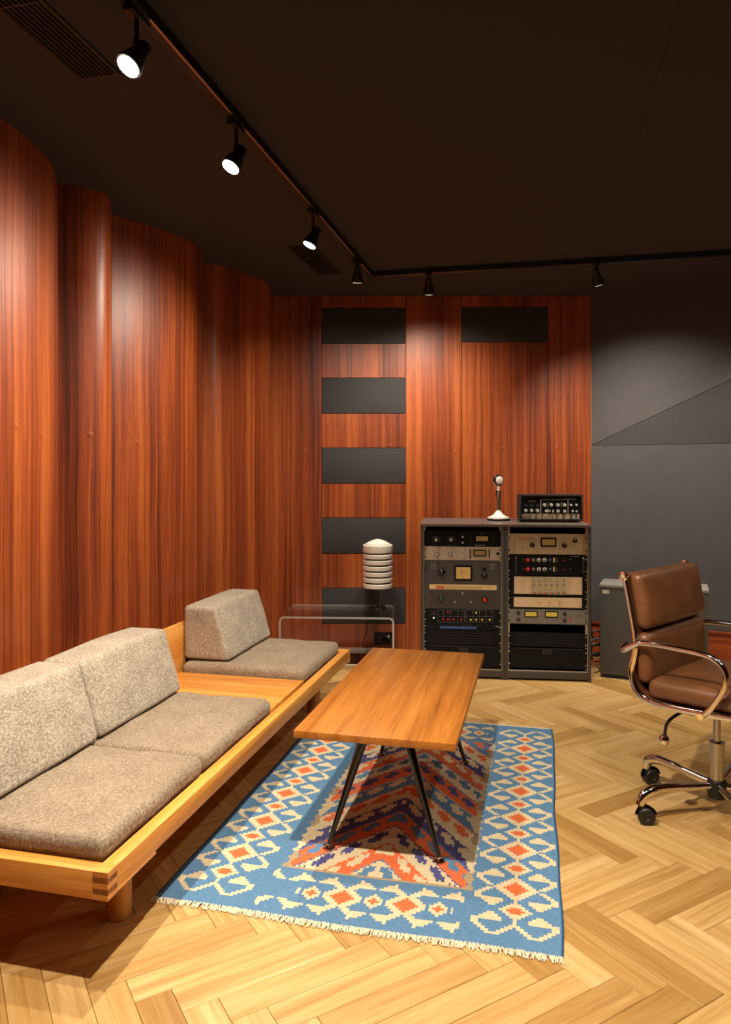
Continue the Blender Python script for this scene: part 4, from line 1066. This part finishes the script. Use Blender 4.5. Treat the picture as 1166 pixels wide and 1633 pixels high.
hd = B().lathe([(0.0, -0.019), (0.026, -0.017), (0.034, -0.008), (0.0355, 0.0), (0.034, 0.010), (0.029, 0.016), (0.0265, 0.0165)], (0, 0, 0.266), 36, 'Y').build('head', M['blackgloss'], mic)
B().lathe([(0.0265, 0.013), (0.0262, 0.0175), (0.018, 0.021), (0, 0.0225)], (0, 0, 0.266), 32, 'Y').build('grille', M['whiteshade'], hd)
B().tube([(0.0355*math.cos(q), 0, 0.266+0.0355*math.sin(q)) for q in [2*math.pi*i/32 for i in range(32)]], 0.003, 8, closed=True).build('rim', M['chrome'], hd)
B().cone((0, 0, 0.224), (0, 0, 0.232), 0.007, 0.009, 14).build('neck', M['chrome'], mic)
eb = Vector(((829-583)/FPX*4.72, 4.72, ZM))
echo = thing('tape_echo', 'black tape echo unit with rows of silver knobs on the rack top', 'audio unit', (eb.x, eb.y, ZM-0.001), RRZ)
EW, EH, ED = 0.398, 0.176, 0.20
def ex(cx, cy):    # crop pixels of the photograph (origin 810,780; 0.1072 each) -> local x, z
    px, py = 810+0.1072*cx, 780+0.1072*cy
    return (px-828.2)/ (927.5-828.2)*EW, 0.008 + (831-py)/(831-788.5)*(EH-0.008)
case = B().box(0, EW, 0, ED, 0.008, 0.02, 0.003).box(0, EW, 0, ED, EH-0.012, EH, 0.003).box(0, 0.012, 0, ED, 0.018, EH-0.011, 0.003).box(EW-0.012, EW, 0, ED, 0.018, EH-0.011, 0.003).box(0.011, EW-0.011, ED-0.01, ED, 0.019, EH-0.011).build('case', M['leatherette'], echo)
B().box(0.0125, EW-0.0125, 0.010, 0.013, 0.0205, EH-0.0125).build('front_panel', M['blackpanel'], echo)
def erect(c0, c1, d0, d1, mat, name, y0=0.010, d=0.001):
    x0, z1 = ex(c0, d0); x1, z0 = ex(c1, d1); return B().box(max(x0, 0.014), min(x1, EW-0.014), y0-d, y0, max(z0, 0.021), z1).build(name, mat, echo)
erect(205, 1050, 372, 448, M['champagne'], 'lower_strip'); erect(205, 1062, 452, 462, M['steel'], 'strip_edge', d=0.003)
erect(478, 892, 152, 160, M['champagne'], 'panel_line', d=0.0006); erect(478, 488, 160, 370, M['champagne'], 'panel_line', d=0.0006); erect(878, 888, 160, 370, M['champagne'], 'panel_line', d=0.0006); erect(783, 788, 190, 272, M['champagne'], 'panel_line', d=0.0006); erect(578, 583, 190, 290, M['champagne'], 'panel_line', d=0.0006)
erect(300, 400, 165, 190, M['darkink'], 'window', d=0.0006); erect(810, 1000, 140, 158, M['greyink'], 'name_strip', d=0.0006)
def eknob(cx, cy, r):
    x, z = ex(cx, cy); o = B().lathe([(r*1.1, -0.0095), (r*1.1, -0.006), (r*0.85, -0.004), (r*0.8, 0.006), (r*0.6, 0.007), (0, 0.007)], (x, 0, z), 18, 'Y').build('knob', M['kgrey'], echo)
    B().lathe([(r*0.7, 0.0065), (r*0.7, 0.0082), (0, 0.0086)], (x, 0, z), 16, 'Y').build('cap', M['ksilver'], o)
for cx, cy in ((260, 325), (347, 325), (433, 325), (535, 238), (635, 236), (733, 238), (830, 238), (733, 330), (830, 330), (925, 238), (1003, 236), (945, 330), (1003, 330)): eknob(cx, cy, 0.0118 if cx < 900 else 0.008)
for cx in (265, 350, 437): erect(cx-22, cx+22, 238, 246, M['greyink'], 'printed_line', d=0.0005)
erect(545, 625, 308, 345, M['whiteink'], 'meter', d=0.004); erect(652, 672, 312, 348, M['whiteink'], 'switch', d=0.008)
for cx in (230, 340, 425, 505, 555, 605, 655, 1005):
    x, z = ex(cx, 405); B().lathe([(0.005, -0.0085), (0.005, -0.004), (0.003, -0.003), (0, -0.003)], (x, 0, z), 12, 'Y').build('jack', M['steel'] if cx != 655 else M['cableo'], echo)
for cx in (278, 925):
    x, z = ex(cx, 408); B().tube([(x, 0.008, z), (x, -0.006, z), (x+0.004, -0.022, z-0.004), (x+0.008, -0.034, z-0.010)], [0.006, 0.0065, 0.0065, 0.005], 12).build('plug', M['steel'], echo)
for (x, z) in ((0.0, 0.03), (0.0, EH-0.02)):
    for y in (0.02, ED-0.02): B().box(-0.002, 0.0, y-0.008, y+0.008, z-0.006, z+0.006, 0.0008).build('corner_guard', M['steel'], echo)
for (x, y) in ((0.03, 0.03), (EW-0.03, 0.03), (0.03, ED-0.03), (EW-0.03, ED-0.03)): B().lathe([(0.01, 0.0), (0.012, 0.0082)], (x, y, 0), 14).build('foot', M['plastic'], echo)

# ================================================================== ACRYLIC TABLE, LAMP, SOCKET
AZ = 0.353; AXL, AXR, AY0, AY1, AT = -0.550, 0.197, 4.72, 5.17, 0.012
at_ = thing('acrylic_side_table', 'clear acrylic waterfall side table with a low shelf behind the sofa end', 'side table', ((AXL+AXR)/2, (AY0+AY1)/2, 0), R(-3))
hw, hd_ = (AXR-AXL)/2, (AY1-AY0)/2
def waterfall(rad, z, x): 
    pts = [(-x, 0.0)] + [(-x+rad-rad*math.cos(R(a)), z-rad+rad*math.sin(R(a))) for a in range(0, 91, 15)] + [(x-rad+rad*math.sin(R(a)), z-rad+rad*math.cos(R(a))) for a in range(0, 91, 15)] + [(x, 0.0)]
    return pts
po, pi_ = waterfall(0.035, AZ, hw), waterfall(0.035-AT, AZ-AT, hw-AT)
b = B()
ra = [[b.bm.verts.new((x, y, z)) for x, z in po] for y in (-hd_, hd_)]; rb = [[b.bm.verts.new((x, y, z)) for x, z in pi_] for y in (-hd_, hd_)]
for i in range(len(po)-1):
    b.bm.faces.new((ra[0][i], ra[0][i+1], ra[1][i+1], ra[1][i])); b.bm.faces.new((rb[0][i], rb[1][i], rb[1][i+1], rb[0][i+1]))
sheet = b.build('bent_sheet', M['acrylic'], at_)
for yy in (0, 1):
    e_ = B(); y = (-hd_, hd_)[yy]; y2 = y + (-0.0006 if yy == 0 else 0.0006)
    A = [e_.bm.verts.new((x, y2, z)) for x, z in po]; C = [e_.bm.verts.new((x, y2, z)) for x, z in pi_]
    A2 = [e_.bm.verts.new((x, y, z)) for x, z in po]; C2 = [e_.bm.verts.new((x, y, z)) for x, z in pi_]
    for i in range(len(po)-1):
        e_.bm.faces.new((A[i], A[i+1], C[i+1], C[i])); e_.bm.faces.new((A2[i], A2[i+1], A[i+1], A[i])); e_.bm.faces.new((C2[i], C2[i+1], C[i+1], C[i]))
    e_.build('polished_edge', M['acrylic_edge'], sheet)
sh = B(); 
zs0, zs1 = 0.042, 0.050
v = [[sh.bm.verts.new((x, y, z)) for x, y in ((-hw+AT, -hd_), (hw-AT, -hd_), (hw-AT, hd_), (-hw+AT, hd_))] for z in (zs0, zs1)]
sh.bm.faces.new(v[1]); sh.bm.faces.new(v[0][::-1])
shelf = sh.build('shelf', M['acrylic'], at_)
B().box(-hw+AT, hw-AT, hd_, hd_+0.0006, zs0, zs1).build('polished_edge', M['acrylic_edge'], shelf); B().box(-hw+AT, hw-AT, -hd_-0.0006, -hd_, zs0, zs1).build('polished_edge', M['acrylic_edge'], shelf)

lp = Vector(((602.5-583)/FPX*5.03, 5.03, AZ+0.0002))
lamp = thing('table_lamp', 'white table lamp with stacked louvre rings on the acrylic table', 'lamp', lp)
B().lathe([(0.062, 0.0), (0.063, 0.003), (0.060, 0.007), (0.020, 0.011), (0.012, 0.016), (0, 0.016)], seg=36).build('base', M['blackgloss'], lamp)
B().cone((0, 0, 0.016), (0, 0, 0.42), 0.008, 0.008, 14).build('stem', M['blackgloss'], lamp)
zb0 = 0.145; rr = 0.1015
shade = B().lathe([(0.082, 0.0), (0.082, 0.275)], (0, 0, zb0), 40).build('shade_core', M['black'], lamp)
for i in range(6):
    z = zb0 + i*0.0402
    B().lathe([(rr-0.012, 0.0), (rr, 0.0), (rr+0.0008, 0.002), (rr+0.0008, 0.0265), (rr-0.001, 0.0287), (rr-0.016, 0.0293), (rr-0.016, 0.001)], (0, 0, z), 44).build('louvre_ring', M['whiteshade'], lamp)
z = zb0+6*0.0402
B().lathe([(rr-0.012, 0.0), (rr, 0.0), (rr+0.001, 0.003), (rr+0.001, 0.047), (rr-0.002, 0.051), (rr-0.018, 0.052), (rr-0.020, 0.006)], (0, 0, z), 44).build('louvre_ring', M['whiteshade'], lamp)
B().lathe([(rr-0.0175, 0.0525), (rr-0.0175, 0.059), (0.050, 0.077), (0.015, 0.089), (0, 0.090)], (0, 0, z), 44).build('lid', M['whiteshade'], lamp)

so = Vector((bx(611.5), YB-0.0005, bz(1028)))
sk = thing('wall_socket', 'black double wall socket with plug low on the wood wall', 'socket', so)
sw_, sh_ = 0.066, bz(1008)-bz(1028)
B().box(-sw_, sw_, -0.009, 0, 0, sh_, 0.003).build('plate', M['blackgloss'], sk)
B().box(-0.045, -0.012, -0.040, -0.009, 0.018, 0.066, 0.006).build('plug', M['plastic'], sk)
B().box(0.030, 0.044, -0.012, -0.009, 0.050, 0.070, 0.001).build('switch_rocker', M['whiteink'], sk)
B().box(-0.005, 0.008, -0.012, -0.009, 0.050, 0.070, 0.001).build('switch_rocker', M['plastic'], sk)
c0 = Vector((lp.x+0.03, lp.y+0.05, AZ+0.006)); 
cw = B().tube(spline([lp+Vector((0.05, 0.035, 0.006)), lp+Vector((0.03, 0.11, 0.004)), lp+Vector((0.0, 0.165, -0.02)), at_d(588, 985, 5.19), at_d(585, 1005, 5.20), at_d(579, 1024, 5.20), at_d(580, 1032, 5.20), at_d(590, 1031, 5.20), at_d(600, 1027, 5.21), so+Vector((-0.028, -0.042, 0.030))], 6), 0.003, 6).build('lamp_cord', M['cablek'])
tag(cw, 'thin black lamp cord hanging behind the acrylic table', 'cord')

# ================================================================== GREY CABINET AND CABLES BY THE CLOTH WALL
gL = at_z(957, 1080, 0); gw, gd, gh = 0.617, 0.27, 0.585; grz = R(-23.4)
cab = thing('grey_cabinet', 'plain dark grey cabinet with pale top standing behind the leather chair', 'cabinet', (gL.x, gL.y, 0), grz)
B().box(0, gw, 0, gd, 0.022, gh-0.018, 0.002).build('body', M['cabinet'], cab)
B().box(0.01, gw-0.01, 0.012, gd-0.01, 0.0, 0.0218).build('plinth', M['void'], cab)
B().box(-0.003, gw+0.003, -0.003, gd, gh-0.0178, gh, 0.002).build('top', M['cabtop'], cab)
B().box(0.014, 0.054, -0.0012, 0, gh-0.058, gh-0.034).build('label_plate', M['paper'], cab, label='small pale paper label')
B().lathe([(0.004, 0.0), (0.004, 0.003), (0, 0.003)], (gw-0.03, 0, gh-0.03), 10, 'Y').build('screw', M['steel'], cab)
def cable(pts, r, mat, label):
    o = B().tube(spline(pts, 6), r, 6).build('cable', mat); return tag(o, label, 'cable', 'cables between the rack and the grey cabinet')
g0 = Vector((1.478, 4.83, 0))
def gp(px, py, d): return at_d(px, py, d)
def loop(px, py, d, w, h, n, r, mat, label, seed):
    rnd = random.Random(seed); pts = []
    for i in range(n*6+1):
        a = i*math.pi/3; p = gp(px + w*math.cos(a)*(1+0.15*rnd.uniform(-1, 1)), py + h*math.sin(a)*(1+0.15*rnd.uniform(-1, 1)), d + 0.012*(i/6) + 0.01*rnd.random())
        if p.z < r+0.001: p.z = r+0.001
        pts.append(p)
    cable(pts, r, mat, label)
loop(951, 1012, 5.03, 8, 7, 2, 0.006, M['cablek'], 'coil of black cable looped high in the gap beside the rack', 1)
loop(951, 1024, 4.99, 9, 5, 2, 0.005, M['cableb'], 'dull blue cable bundled in the gap beside the rack', 2)
loop(951, 1036, 4.935, 9, 9, 3, 0.008, M['cablek'], 'thick bundle of black cable in the gap beside the rack', 3)
loop(950, 1056, 4.835, 9, 3, 1, 0.006, M['cableo'], 'orange cable lying in the gap beside the rack', 4)
loop(951, 1048, 4.878, 9, 6, 3, 0.008, M['cablek'], 'black cable bundle lying on the floor by the rack', 5)
cable([gp(936, 1076, 4.70), gp(944, 1075, 4.68), gp(952, 1072, 4.70), gp(957, 1068, 4.76), gp(952, 1062, 4.86)][::1], 0.004, M['cablek'], 'single black cable curving over the floor between rack and cabinet')
